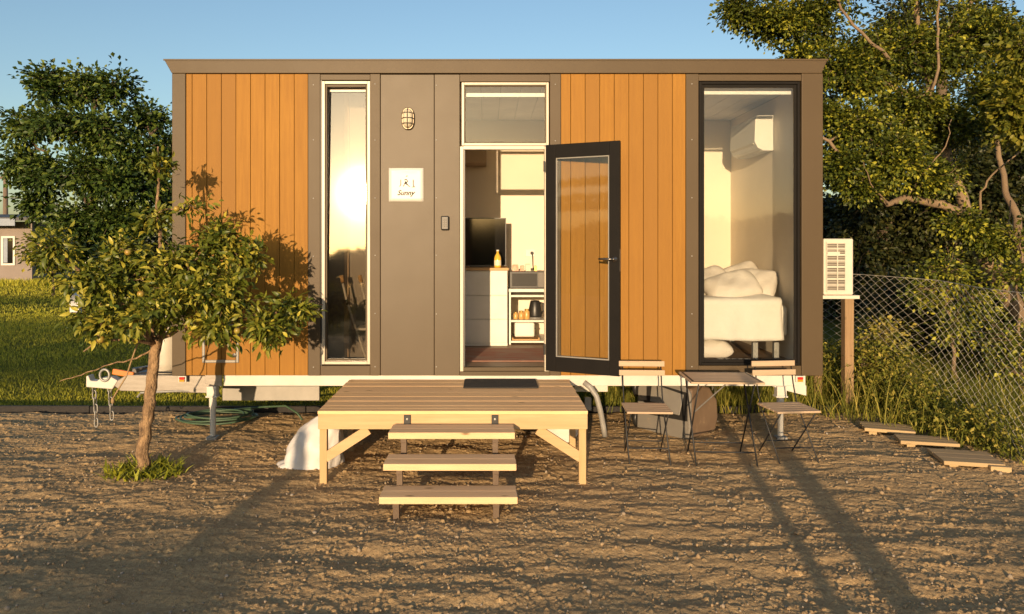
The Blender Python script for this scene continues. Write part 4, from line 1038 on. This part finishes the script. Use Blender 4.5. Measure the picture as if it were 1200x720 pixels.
# bed
BX0, BX1, BY0, BY1 = 1.15, IX1 - .03, 7.40, 8.95
BD = T('bed', 'double bed with white duvet seen through the large right window', 'bed', ((BX0 + BX1) / 2, 8.1, IZ0))
zb_ = .905
obj('frame', MB().frame(BX0, BX1, BY0 + .02, BY1, 0, .05, .05).xform(Matrix.Translation((0, 0, zb_)) @ Matrix.Rotation(R(90), 4, 'X')), 'interior_tan', BD)
for x in (BX0 + .05, 2.17, 2.72, BX1 - .1):
    for y in (BY0 + .10, BY1 - .10): obj('leg', MB().box(x - .025, x + .025, y - .025, y + .025, IZ0 + .001, zb_ - .051), 'galvanised', BD, bev=.002)
obj('mattress', MB().box(BX0 + .01, BX1, BY0 + .03, BY1, zb_ + .002, 1.235), 'linen', BD, bev=.05, seg=4)
vs = []; fs = []; nu, nv = 60, 34
for j in range(nv + 1):
    v = j / nv
    for i in range(nu + 1):
        u = i / nu; x = BX0 - .01 + (2.985 - BX0) * u - (.02 * math.sin(v * 5) if u > .95 else 0)
        if v < .35:
            q = v / .35; y = BY0 - .005 - .012 * math.sin(u * 21 + q * 2) * (1 - q) - .008 * math.sin(u * 47) * (1 - q); z = .885 + .008 * math.sin(u * 13) + (1.262 - .885) * q
        elif v < .45:
            q = (v - .35) / .10; y = BY0 - .005 + .07 * (1 - math.cos(q * math.pi / 2)); z = 1.262 + .05 * math.sin(q * math.pi / 2)
        else:
            q = (v - .45) / .55; y = BY0 + .065 + (BY1 - BY0 - .05) * q; z = 1.312 + .018 * math.sin(u * 9 + q * 5) + .012 * math.sin(u * 23 - q * 9)
        vs.append((x, y, z))
for j in range(nv):
    for i in range(nu): a = j * (nu + 1) + i; fs.append((a, a + 1, a + nu + 2, a + nu + 1))
dv = obj('duvet', MB().add(vs, fs), 'linen', BD, smooth=True); sm = dv.modifiers.new('thick', 'SOLIDIFY'); sm.thickness = .02
def pillow(label, c, size, rot, group='pillows on the bed'):
    nu, nv = 22, 22; vs = []; fs = []
    for s in (1, -1):
        for j in range(nv + 1):
            for i in range(nu + 1):
                u, v = i / nu * 2 - 1, j / nv * 2 - 1
                e = (max(0, 1 - abs(u) ** 3.2) * max(0, 1 - abs(v) ** 3.2)) ** .55
                rc = 1 - .13 * (u * u * v * v) ** 1.2; pin = rc * (1 - .05 * (1 - abs(u)) * v * v); pin2 = rc * (1 - .05 * (1 - abs(v)) * u * u)
                h = e * size[2] / 2 * (1 + .10 * math.sin(4 * u + 3 * v + c[0] * 9) + .06 * math.sin(9 * u - 5 * v))
                vs.append((u * size[0] / 2 * pin2, v * size[1] / 2 * pin, s * h))
    n1 = (nu + 1) * (nv + 1)
    for s in range(2):
        for j in range(nv):
            for i in range(nu):
                a = s * n1 + j * (nu + 1) + i; q = (a, a + 1, a + nu + 2, a + nu + 1); fs.append(q if s == 0 else q[::-1])
    mtx = Matrix.Translation(c) @ rot
    mb = MB().add([mtx @ Vector(p) for p in vs], fs)
    me = bpy.data.meshes.new('pillow'); me.from_pydata(mb.v, [], mb.f)
    bm = bmesh.new(); bm.from_mesh(me); bmesh.ops.remove_doubles(bm, verts=bm.verts, dist=.0008); bmesh.ops.recalc_face_normals(bm, faces=bm.faces); bm.to_mesh(me); bm.free()
    o = link('pillow', me, 'pillow_linen', smooth=True)
    return tag(o, label, 'pillow', group)
def rot(rx, ry, rz): return Matrix.Rotation(R(rz), 4, 'Z') @ Matrix.Rotation(R(ry), 4, 'Y') @ Matrix.Rotation(R(rx), 4, 'X')
pillow('foremost plump white pillow slumped at the middle of the bed head', (2.54, 7.66, 1.40), (.58, .40, .21), rot(38, -13, 4))
pillow('shadowed pillow leaning behind the foremost one at the left', (2.36, 7.92, 1.41), (.58, .42, .21), rot(40, -18, 12))
pillow('white pillow propped upright against the right wall', (2.83, 7.82, 1.42), (.48, .40, .18), rot(50, 2, -34))
pillow('rear pillow whose corner pokes up behind the others', (2.78, 8.2, 1.44), (.56, .42, .20), rot(48, -22, -8))
pillow('rolled white spare pillow stored on the floor under the bed', (2.28, 7.66, IZ0 + .095), (.52, .34, .20), rot(10, 0, 4), 'bedding stored under the bed')
tray = T('game_box', 'flat white patterned box on the floor under the bed', 'box', (2.44, 7.38, IZ0))
obj('box', MB().box(2.30, 2.62, 7.24, 7.38, IZ0 + .001, IZ0 + .03), 'paper', tray, bev=.003)
gp = MB()
for k in range(14): x = 2.315 + k * .021; gp.box(x, x + .012, 7.26 + (k % 3) * .03, 7.29 + (k % 3) * .03, IZ0 + .0305, IZ0 + .033)
obj('pattern', gp, 'ink', tray)
# indoor air conditioner on the right wall
IAx1, IAz0, IAz1 = IX1 - .002, 1.85 + 109 * 7.9 / F - .0, 1.85 + 150.5 * 7.9 / F
IA = T('indoor_unit', 'white air conditioner indoor unit mounted high on the bedroom wall', 'air conditioner', (IAx1 - .1, 8.3, IAz0))
pr = [(IAx1, IAz1), (IAx1 - .17, IAz1), (IAx1 - .195, IAz1 - .02), (IAx1 - .205, IAz0 + .10), (IAx1 - .17, IAz0 + .03), (IAx1 - .11, IAz0), (IAx1, IAz0)]
obj('casing', MB().prism(pr, 1, 7.88, 8.68), 'white_paint', IA, bev=.008, seg=3)
obj('louvre', MB().add([(IAx1 - .207, 7.93, IAz0 + .085), (IAx1 - .120, 7.93, IAz0 - .004), (IAx1 - .120, 8.63, IAz0 - .004), (IAx1 - .207, 8.63, IAz0 + .085), (IAx1 - .201, 7.93, IAz0 + .091), (IAx1 - .114, 7.93, IAz0 + .002), (IAx1 - .114, 8.63, IAz0 + .002), (IAx1 - .201, 8.63, IAz0 + .091)], [(0, 1, 2, 3), (4, 7, 6, 5), (0, 4, 5, 1), (1, 5, 6, 2), (2, 6, 7, 3), (3, 7, 4, 0)]), 'ac_white', IA)

# ------------------------------------------------------------------ vegetation
def lobe(px, py, d, rp, nt_, sq=.85, dep=1.0):
    c = at(px, py, d); r_ = rp * d / F
    return (c, (r_, r_ * dep, r_ * sq), nt_)
# apple tree in front of the left end
ab = at(165, 556, 5.95); ab.z = 0
trunk = [ab + Vector((-.01, 0, -.05)), at(168, 520, 5.95), at(174, 480, 5.93), at(178, 445, 5.95), at(181, 415, 5.95), at(186, 395, 5.96)]
limbs = [(trunk, .052, .040),
         ([at(184, 398, 5.96), at(205, 360, 5.95), at(225, 310, 6.0), at(250, 275, 6.05)], .034, .012),
         ([at(183, 400, 5.96), at(175, 350, 5.9), at(188, 290, 6.1), at(186, 215, 6.28), at(185, 172, 6.3)], .030, .006),
         ([at(180, 405, 5.95), at(150, 365, 5.8), at(110, 330, 5.7), at(60, 292, 5.65), at(40, 285, 5.65)], .026, .005),
         ([at(186, 396, 5.96), at(230, 375, 5.8), at(285, 372, 5.8), at(330, 365, 6.05), at(378, 357, 6.3)], .026, .005),
         ([at(182, 402, 5.95), at(150, 398, 5.6), at(115, 400, 5.5), at(98, 412, 5.5)], .018, .004),
         ([at(183, 398, 5.96), at(200, 340, 6.3), at(215, 300, 6.5)], .022, .008),
         ([at(181, 408, 5.95), at(160, 420, 5.9), at(130, 427, 5.85), at(95, 440, 5.8), at(70, 447, 5.8)], .009, .003)]
lobes = [lobe(212, 312, 6.0, 48, 29), lobe(258, 284, 6.05, 31, 22), lobe(285, 305, 6.05, 28, 16), lobe(150, 330, 5.75, 47, 27), lobe(105, 330, 5.65, 34, 16), lobe(62, 292, 5.62, 17, 8, 1.2),
         lobe(225, 350, 5.7, 47, 26), lobe(180, 370, 5.6, 44, 21), lobe(270, 350, 5.75, 40, 20), lobe(310, 385, 5.75, 22, 14), lobe(345, 362, 6.1, 26, 17, .6), lobe(120, 375, 5.55, 32, 20), lobe(255, 385, 5.65, 30, 16),
         lobe(187, 255, 6.2, 12, 6, 1.8), lobe(185, 200, 6.28, 8, 6, 2.8), lobe(232, 245, 6.25, 6, 3, 1.6), lobe(205, 330, 6.4, 48, 18), lobe(250, 320, 6.35, 45, 18), lobe(140, 292, 5.9, 6, 3, 1.6), lobe(140, 300, 6.0, 32, 16), lobe(320, 395, 5.85, 16, 7)]
AP = grow('apple_tree', 'young leafy apple tree with a bare pale trunk before the cabin end', 'tree', (ab.x, ab.y, 0), limbs, lobes, 'leaf_apple', 'bark_pale',
          leaf=(.068, .030), per_twig=30, spread=.056, fine=True, twig_r=.0035, up=.5, curl=.34, shell=.5)
for px, py, d, r_ in ((118, 398, 5.45, .030), (140, 384, 5.5, .026), (150, 296, 5.62, .026), (207, 245, 6.12, .026), (268, 312, 5.8, .025), (165, 345, 5.5, .027), (278, 388, 5.6, .026)):
    c = at(px, py, d); obj('apple', MB().lathe([(0, -.8 * r_), (.5 * r_, -.85 * r_), (.9 * r_, -.4 * r_), (r_, .1 * r_), (.8 * r_, .7 * r_), (.35 * r_, .88 * r_), (0, .7 * r_)], c, 14), 'apple_skin', AP, smooth=True)
# weeds round its foot
n = 420; a = rng.uniform(0, 6.28, n); r = .30 * rng.random(n) ** .7
Pp = np.stack([ab.x + r * np.cos(a) * 1.05 + .03, ab.y + r * np.sin(a) * .8, np.zeros(n)], -1)
V, Fc, T_ = blades(Pp, rng.uniform(.03, .12, n), rng.uniform(.010, .024, n), .7, np.clip(rng.normal(.15, .15, n), 0, 1))
tag(link('weed_tuft', npmesh('weed_tuft', V, Fc, T_), 'grass'), 'green tuft of weeds round the foot of the apple tree', 'weeds')

# big dark tree far left
tb_ = Vector((-16.0, 30, 0))
def lf(px, py, d=30): return at(px, py, d)
limbs = [([tb_ + Vector((0, 0, -.1)), lf(112, 300), lf(110, 240), lf(108, 180), lf(112, 120)], .28, .08), ([lf(110, 250), lf(70, 200), lf(35, 160)], .12, .04), ([lf(110, 235), lf(150, 190), lf(185, 150)], .12, .04), ([lf(111, 270), lf(60, 248), lf(25, 235)], .08, .03), ([lf(111, 265), lf(155, 240), lf(190, 235)], .09, .03)]
lobes = [lobe(60, 105, 30, 30, 22), lobe(100, 100, 30, 30, 22), lobe(140, 105, 30, 30, 22), lobe(170, 140, 30.5, 32, 26), lobe(30, 150, 30, 30, 24), lobe(70, 150, 29, 36, 30), lobe(115, 150, 28.8, 38, 32), lobe(155, 180, 29, 34, 28),
         lobe(20, 195, 30, 24, 20), lobe(55, 205, 29.5, 32, 26), lobe(95, 205, 28.5, 34, 28), lobe(135, 215, 28.5, 34, 28), lobe(175, 215, 29.5, 34, 28), lobe(45, 240, 29.5, 26, 14, .5), lobe(85, 255, 29, 30, 22), lobe(125, 262, 29, 32, 24), lobe(165, 262, 29.5, 34, 28), lobe(200, 180, 31, 30, 24), lobe(205, 240, 31, 32, 24), lobe(52, 88, 30, 12, 7, 1.3), lobe(98, 290, 29.5, 26, 16)]
grow('broadleaf_tree', 'big dark dense tree beyond the lawn at the far left', 'tree', tuple(tb_), limbs, lobes, 'leaf_far', 'bark_dark', leaf=(.21, .13), per_twig=58, spread=.26, twig_r=.018)
# bushes below it
for k, (px, py, d, rp, nt_, lab, m_, nm) in enumerate([(62, 297, 27, 30, 46, 'loose yellow green bush standing before the grey bungalow', 'leaf_apple', 'bush'), (170, 300, 31, 42, 60, 'dark rounded bush under the big tree', 'leaf_dark', 'bush'), (125, 312, 34, 30, 40, 'low dark bush in the distance beyond the big trunk', 'leaf_far', 'bush')]):
    c = at(px, py, d); b_ = Vector((c.x, c.y, -.05))
    grow(nm, lab, 'bush', tuple(b_), [([b_, Vector((c.x, c.y, c.z * .5)), c], .05, .02)], [(c, (rp * d / F, rp * d / F, min(c.z, rp * d / F * 1.15)), nt_)], m_, 'bark_dark', leaf=(.18, .10), per_twig=40, spread=.2, twig_r=.012, group='bushes at the far side of the lawn')
# right hand trees
rb = at(1238, 455, 9.8); rb.z = -.05
d = 9.8
limbs = [([rb, at(1205, 385, d), at(1172, 335, d), at(1150, 295, d), at(1134, 258, d)], .165, .085),
         ([at(1134, 258, d), at(1105, 240, d), at(1062, 232, d - .1), at(1040, 240, d - .2), at(1005, 205, d - .3), at(985, 195, d - .3)], .075, .02),
         ([at(1140, 270, d), at(1110, 190, d + .3), at(1090, 110, d + .6), at(1075, 30, d + .8), at(1070, -60, d + 1)], .085, .03),
         ([at(1095, 120, d + .6), at(1040, 100, d + .5), at(990, 70, d + .4), at(930, 40, d + .4), at(870, 12, d + .3)], .05, .01),
         ([at(1080, 60, d + .8), at(1130, 20, d + 1), at(1170, -40, d + 1)], .05, .02),
         ([at(1145, 300, d - .1), at(1148, 262, d - .15), at(1149, 225, d - .2), at(1168, 200, d - .3), at(1195, 178, d - .35)], .022, .008),
         ([at(1170, 335, d - .1), at(1176, 295, d - .2), at(1184, 235, d - .25)], .020, .008),
         ([at(1042, 70, d - .2), at(1000, 30, d - .2), at(975, -10, d - .1)], .024, .014),
         ([at(1085, 140, d + .1), at(1100, 80, d - .1), at(1098, 20, d), at(1110, -40, d)], .022, .012),
         ([at(1005, 205, d - .3), at(960, 160, d - .2), at(935, 110, d), at(905, 75, d)], .028, .008),
         ([at(1062, 232, d - .1), at(1085, 200, d - .35), at(1108, 172, d - .4), at(1115, 140, d - .4)], .014, .005),
         ([at(1040, 240, d - .3), at(1020, 215, d - .5), at(1012, 190, d - .5)], .012, .004),
         ([at(1206, 320, d + .4), at(1192, 255, d + .4), at(1178, 225, d + .5), at(1165, 150, d + .6)], .07, .03)]
lobes = []
for px, py, rp, nt_, dd in [(868, 14, 24, 16, .2), (905, 30, 36, 30, .3), (950, 28, 44, 44, .3), (935, 75, 26, 16, .3), (985, 85, 46, 46, .2), (1000, 150, 44, 42, -.1), (985, 195, 30, 26, -.2), (1040, 190, 44, 38, -.2), (1040, 60, 50, 52, .4), (1065, 130, 46, 44, .2), (1100, 60, 50, 48, .5), (1150, 40, 50, 44, .6), (1110, 150, 46, 34, .4), (1160, 110, 46, 34, .5), (1090, 210, 40, 28, 0), (1010, 225, 22, 12, -.3),
                              (1000, -30, 60, 40, .5), (1080, -40, 70, 44, .8), (1160, -40, 70, 40, .8), (920, -20, 36, 18, .4), (1195, 60, 46, 30, .6), (970, 140, 22, 14, 0), (1125, 265, 22, 12, -.2), (1160, 285, 26, 14, -.3)]:
    lobes.append(lobe(px, py, d + dd, rp, int(nt_ * 1.15), .85, 1.1))
grow('leaning_tree', 'leaning tree with lit spreading limbs overhanging the fence on the right', 'tree', tuple(rb), limbs, lobes, 'leaf_right', 'bark_grey', leaf=(.056, .038), per_twig=100, spread=.085, twig_r=.006, tint_bias=-.04)
# dense tree behind, leaf colour near black for the shade under the limbs
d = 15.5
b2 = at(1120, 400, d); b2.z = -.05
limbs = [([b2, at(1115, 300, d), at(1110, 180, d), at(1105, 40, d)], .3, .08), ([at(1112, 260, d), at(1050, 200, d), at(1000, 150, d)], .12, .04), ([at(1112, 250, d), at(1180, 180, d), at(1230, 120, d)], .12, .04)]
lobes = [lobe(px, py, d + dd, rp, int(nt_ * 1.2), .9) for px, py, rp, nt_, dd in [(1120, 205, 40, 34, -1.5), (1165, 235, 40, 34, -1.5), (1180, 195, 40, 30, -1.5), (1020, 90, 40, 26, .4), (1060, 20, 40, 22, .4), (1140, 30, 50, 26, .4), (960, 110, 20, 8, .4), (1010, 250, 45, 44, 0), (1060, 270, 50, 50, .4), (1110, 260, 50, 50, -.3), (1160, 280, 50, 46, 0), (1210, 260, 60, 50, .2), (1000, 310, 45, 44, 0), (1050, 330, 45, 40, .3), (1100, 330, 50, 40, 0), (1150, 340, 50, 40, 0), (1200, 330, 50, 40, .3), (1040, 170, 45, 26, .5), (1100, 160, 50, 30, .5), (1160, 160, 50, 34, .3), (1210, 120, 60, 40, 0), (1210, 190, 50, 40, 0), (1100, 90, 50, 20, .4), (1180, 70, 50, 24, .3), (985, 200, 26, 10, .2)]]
grow('shade_dark_tree', 'dense tree behind the leaning tree, its leaves coloured dark for shade', 'tree', tuple(b2), limbs, lobes, 'leaf_dark', 'bark_dark', leaf=(.11, .07), per_twig=58, spread=.2, twig_r=.012)
d = 19  # thicket leaves near black as well, shade put into their colour
for px, lab in ((985, 'dark thicket bush behind the outdoor unit'), (1080, 'thicket bush below the limbs, its leaves coloured dark for shade'), (1180, 'dark thicket bush behind the leaning trunk')):
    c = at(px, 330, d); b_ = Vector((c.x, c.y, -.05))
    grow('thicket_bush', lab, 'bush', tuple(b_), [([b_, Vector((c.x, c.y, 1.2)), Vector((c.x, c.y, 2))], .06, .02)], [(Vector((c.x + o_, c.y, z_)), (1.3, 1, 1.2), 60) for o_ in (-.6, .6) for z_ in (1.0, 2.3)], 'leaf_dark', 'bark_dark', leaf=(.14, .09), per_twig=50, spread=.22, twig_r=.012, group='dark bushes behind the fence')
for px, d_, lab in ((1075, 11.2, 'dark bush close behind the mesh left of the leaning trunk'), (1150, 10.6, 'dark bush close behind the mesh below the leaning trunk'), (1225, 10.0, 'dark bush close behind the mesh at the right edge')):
    c = at(px, 440, d_); b_ = Vector((c.x, c.y, -.05))  # bushes added with near-black leaves to darken the gap behind the mesh
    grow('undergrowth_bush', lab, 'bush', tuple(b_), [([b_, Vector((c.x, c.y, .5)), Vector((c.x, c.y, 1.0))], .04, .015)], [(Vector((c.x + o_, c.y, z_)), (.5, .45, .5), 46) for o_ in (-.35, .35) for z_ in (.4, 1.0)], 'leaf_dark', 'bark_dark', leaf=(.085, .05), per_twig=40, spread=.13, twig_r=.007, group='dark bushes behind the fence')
# bright tree at the right edge, shrubs on the fence
d = 8.6
b3 = at(1260, 470, d); b3.z = -.05
grow('lime_tree', 'bright yellow green tree reaching in at the right edge', 'tree', tuple(b3), [([b3, at(1245, 300, d), at(1225, 180, d), at(1205, 90, d)], .09, .03)],
     [lobe(1195, 110, d, 30, 30), lobe(1178, 130, d - .1, 22, 20), lobe(1200, 60, d, 30, 24), lobe(1215, 150, d, 35, 30), lobe(1235, 90, d + .2, 50, 40), lobe(1195, 150, d - .1, 20, 12)], 'leaf_lime', 'bark_dark', leaf=(.075, .048), per_twig=26, spread=.09, twig_r=.005)
d = 9.0
for k, (sp, lab) in enumerate([([(1110, 320, 34, 34, 0), (1085, 345, 26, 22, -.1), (1140, 350, 32, 30, -.1), (1120, 385, 36, 26, 0)], 'sunlit climbing shrub tangled over the fence left of the trunk'),
                               ([(1190, 330, 26, 20, 0), (1195, 280, 26, 16, .2), (1180, 400, 36, 28, -.4), (1195, 440, 36, 24, -.8)], 'sunlit leafy shrub against the fence at the right edge'),
                               ([(1035, 400, 34, 22, -.4), (1010, 430, 34, 22, -.6), (1060, 430, 30, 16, -.4)], 'low tawny shrub in the weeds beside the timber post')]):
    c = at(sp[0][0], sp[0][1], d); b_ = Vector((c.x + .1, d, -.05))
    grow('hedgerow_shrub', lab, 'shrub', tuple(b_), [([b_, Vector((c.x + .05, d, c.z * .5)), c], .03, .012)], [lobe(px, py, d + dd, rp, nt_, .9) for px, py, rp, nt_, dd in sp], 'leaf_right' if k != 2 else 'weed', 'bark_grey', leaf=(.055, .034), per_twig=24, spread=.085, twig_r=.005, tint_bias=.12, group='shrubs along the fence')

# ------------------------------------------------------------------ far left: bungalow, pole
hy = 36; hx1 = (52 - 570) * hy / F; hx0 = hx1 - 11
BG = thing('bungalow', 'grey rendered bungalow with a dark flat roof far across the lawn', 'house', ((hx0 + hx1) / 2, hy + 3, 0))
wz = 1.85 + 26 * hy / F
def hz_(py): return EYE - (py - 286) * hy / F
def hx_(px): return (px - 570) * hy / F
obj('wall', MB().box(hx0, hx1 - .6, hy, hy + 7, -.2, wz), 'house_wall', BG)
obj('roof', MB().prism([(hy - .9, wz + .02), (hy + 7.5, wz + .5), (hy + 7.5, wz + .66), (hy - .9, wz + .18)], 0, hx0 - .5, hx1 + .25), 'house_roof', BG)
obj('fascia', MB().box(hx0 - .5, hx_(32), hy - .96, hy - .91, wz - .22, wz + .12), 'house_fascia', BG)
for a, b in ((2, 18), (-60, -38)):
    wf_ = obj('window', MB().frame(hx_(a), hx_(b), hz_(311), hz_(277), hy - .05, hy + .05, .09), 'white_paint', BG)
    obj('pane', MB().box(hx_(a) + .09, hx_(b) - .09, hy - .02, hy - .01, hz_(311) + .09, hz_(277) - .09), 'screen', wf_)
    obj('curtain', MB().box(hx_(a) + .1, hx_(a) + .3, hy - .035, hy - .022, hz_(308), hz_(277) - .1), 'house_fascia', wf_)
pp = MB(); px_ = (6.5 - 570) * 44 / F; pz = EYE + 86 * 44 / F
UP = thing('utility_pole', 'dark wooden utility pole rising behind the bungalow', 'pole', (px_, 44, 0))
obj('shaft', MB().tube([(px_, 44, -.2), (px_, 44, pz)], [.17, .12], 10), 'pole_wood', UP)
obj('crossarm', MB().box(px_ - .9, px_ + .3, 43.92, 44.05, pz - .5, pz - .36), 'pole_wood', UP)
wr2 = MB()
for dz in (0, 1.1): wr2.tube([Vector((px_, 44, pz - .45 - dz)).lerp(Vector((px_ + 30, 62, pz - 1 - dz)), t) - Vector((0, 0, 1.2 * 4 * t * (1 - t))) for t in np.linspace(0, 1, 14)], .022, 5)
obj('wire', wr2, 'pole_wood', UP)
for k, px in enumerate((100.5, 107)):
    c = at(px, 316, 33); o = obj('white_post', MB().box(c.x - .10, c.x + .10, 33, 33.1, -.1, EYE - (303 - 286) * 33 / F).box(c.x - .13, c.x + .13, 32.97, 33.13, EYE - (303 - 286) * 33 / F + .001, EYE - (303 - 286) * 33 / F + .06), 'white_paint', bev=.01)
    tag(o, ('white post just left of its twin below the distant big tree', 'white post just right of its twin below the distant big tree')[k], 'post', 'white posts across the lawn')
c = at(87, 336, 20)
wb_ = thing('white_bag', 'crumpled white bag with a red corner on the lawn beyond the apple tree', 'bag', (c.x, 20, -.05))
bg_ = MB()
bg_.add([(c.x - .12, 20, .0), (c.x + .11, 20.02, -.02), (c.x + .14, 20, .3), (c.x + .16, 20.03, .62), (c.x + .06, 20.05, .42), (c.x - .02, 20.0, .50), (c.x - .08, 20.02, .72), (c.x - .13, 20, .3),
         (c.x - .1, 20.2, .0), (c.x + .1, 20.2, -.02), (c.x + .1, 20.18, .3), (c.x + .12, 20.12, .60), (c.x + .04, 20.16, .42), (c.x - .02, 20.15, .50), (c.x - .07, 20.12, .70), (c.x - .1, 20.18, .3)],
        [(0, 1, 2, 4, 5, 7), (2, 3, 4), (5, 6, 7), (8, 15, 13, 12, 10, 9), (10, 12, 11), (13, 15, 14)] + [(i, i + 8, (i + 1) % 8 + 8, (i + 1) % 8) for i in range(8)])
obj('bag', bg_, 'sack_weave', wb_)
obj('red_corner', MB().box(c.x - .17, c.x - .09, 19.96, 20.1, .45, .72), 'red_lens', wb_, bev=.02)

# ------------------------------------------------------------------ behind the viewer: what shades the foreground and shows in the glass
def hedge_top(x): return 2.16 + .12 * math.sin(x * .9) + .10 * math.sin(x * 2.3 + 1) + .06 * math.sin(x * 5.1) + .22 * min(1, max(0, (-7.6 - x) / .6))  # added hedge out of view, its top shaped to shade the foreground
n = 26000; x = rng.uniform(-16, 9, n); ht = np.array([hedge_top(q) for q in x])
z = ht * (1 - rng.random(n) ** 2.2) + rng.normal(0, .05, n); y = -15 + rng.normal(0, .35, n)
V, Fc, T_ = leaves(np.stack([x, y, z], -1), rng.normal(0, 1, (n, 3)), rng.uniform(.10, .2, n), rng.uniform(.06, .12, n), np.clip(rng.normal(.5, .2, n), 0, 1))
kind(link('shade_hedge', npmesh('shade_hedge', V, Fc, T_), 'leaf_dark'), 'stuff')
n = 30000; x = rng.uniform(-70, 50, n); ht = 4.2 + 1.1 * fbm(x * .16, x * 0 + 3, 6, 3) + .5 * fbm(x * .7, x * 0 + 9, 16, 2)
z = ht * (1 - rng.random(n) ** 1.8); y = -62 + rng.normal(0, 2.0, n)
V, Fc, T_ = leaves(np.stack([x, y, z], -1), rng.normal(0, 1, (n, 3)), rng.uniform(.5, .9, n), rng.uniform(.4, .6, n), np.clip(rng.normal(.5, .2, n), 0, 1))
kind(link('far_wood', npmesh('far_wood', V, Fc, T_), 'leaf_far'), 'stuff')
# unseen trees added behind left, tiers shaped to lay bands of shade on the lawn
tb = MB(); Ps = []
for x in (-27.5, -23.5, -19.5, -15.5, -11.6):
    tb.tube([(x, -22, -.1), (x, -22, 5.5)], [.16, .05], 8)
    for z0, z1, n in ((4.10, 4.36, 900), (4.70, 4.82, 300), (5.65, 5.85, 380)):
        a = rng.uniform(0, 6.28, n); r = 2.4 * np.sqrt(rng.random(n)); Ps.append(np.stack([x + r * np.cos(a), -22 + .3 * r * np.sin(a), rng.uniform(z0, z1, n)], -1))
Pq = np.concatenate(Ps); n = len(Pq)
V, Fc, T_ = leaves(Pq, rng.normal(0, 1, (n, 3)), rng.uniform(.22, .34, n), rng.uniform(.16, .24, n), np.full(n, .5))
kind(link('lawn_shade_trees', npmesh('lawn_shade_trees', V, Fc, T_), 'leaf_far'), 'stuff')
for x, y, r_, h in ((-2.88, -2.0, .065, 1.32), (.82, -2.0, .05, 1.77), (1.19, -2.0, .095, 1.45)):
    o = obj('roadside_post', MB().lathe([(r_, -.1), (r_, h - .03), (r_ * .8, h), (0, h + .01)], (x, y, 0), 14), 'old_post', smooth=True)
    tag(o, 'round timber post standing behind the viewer at the yard edge', 'post', 'posts along the yard edge')
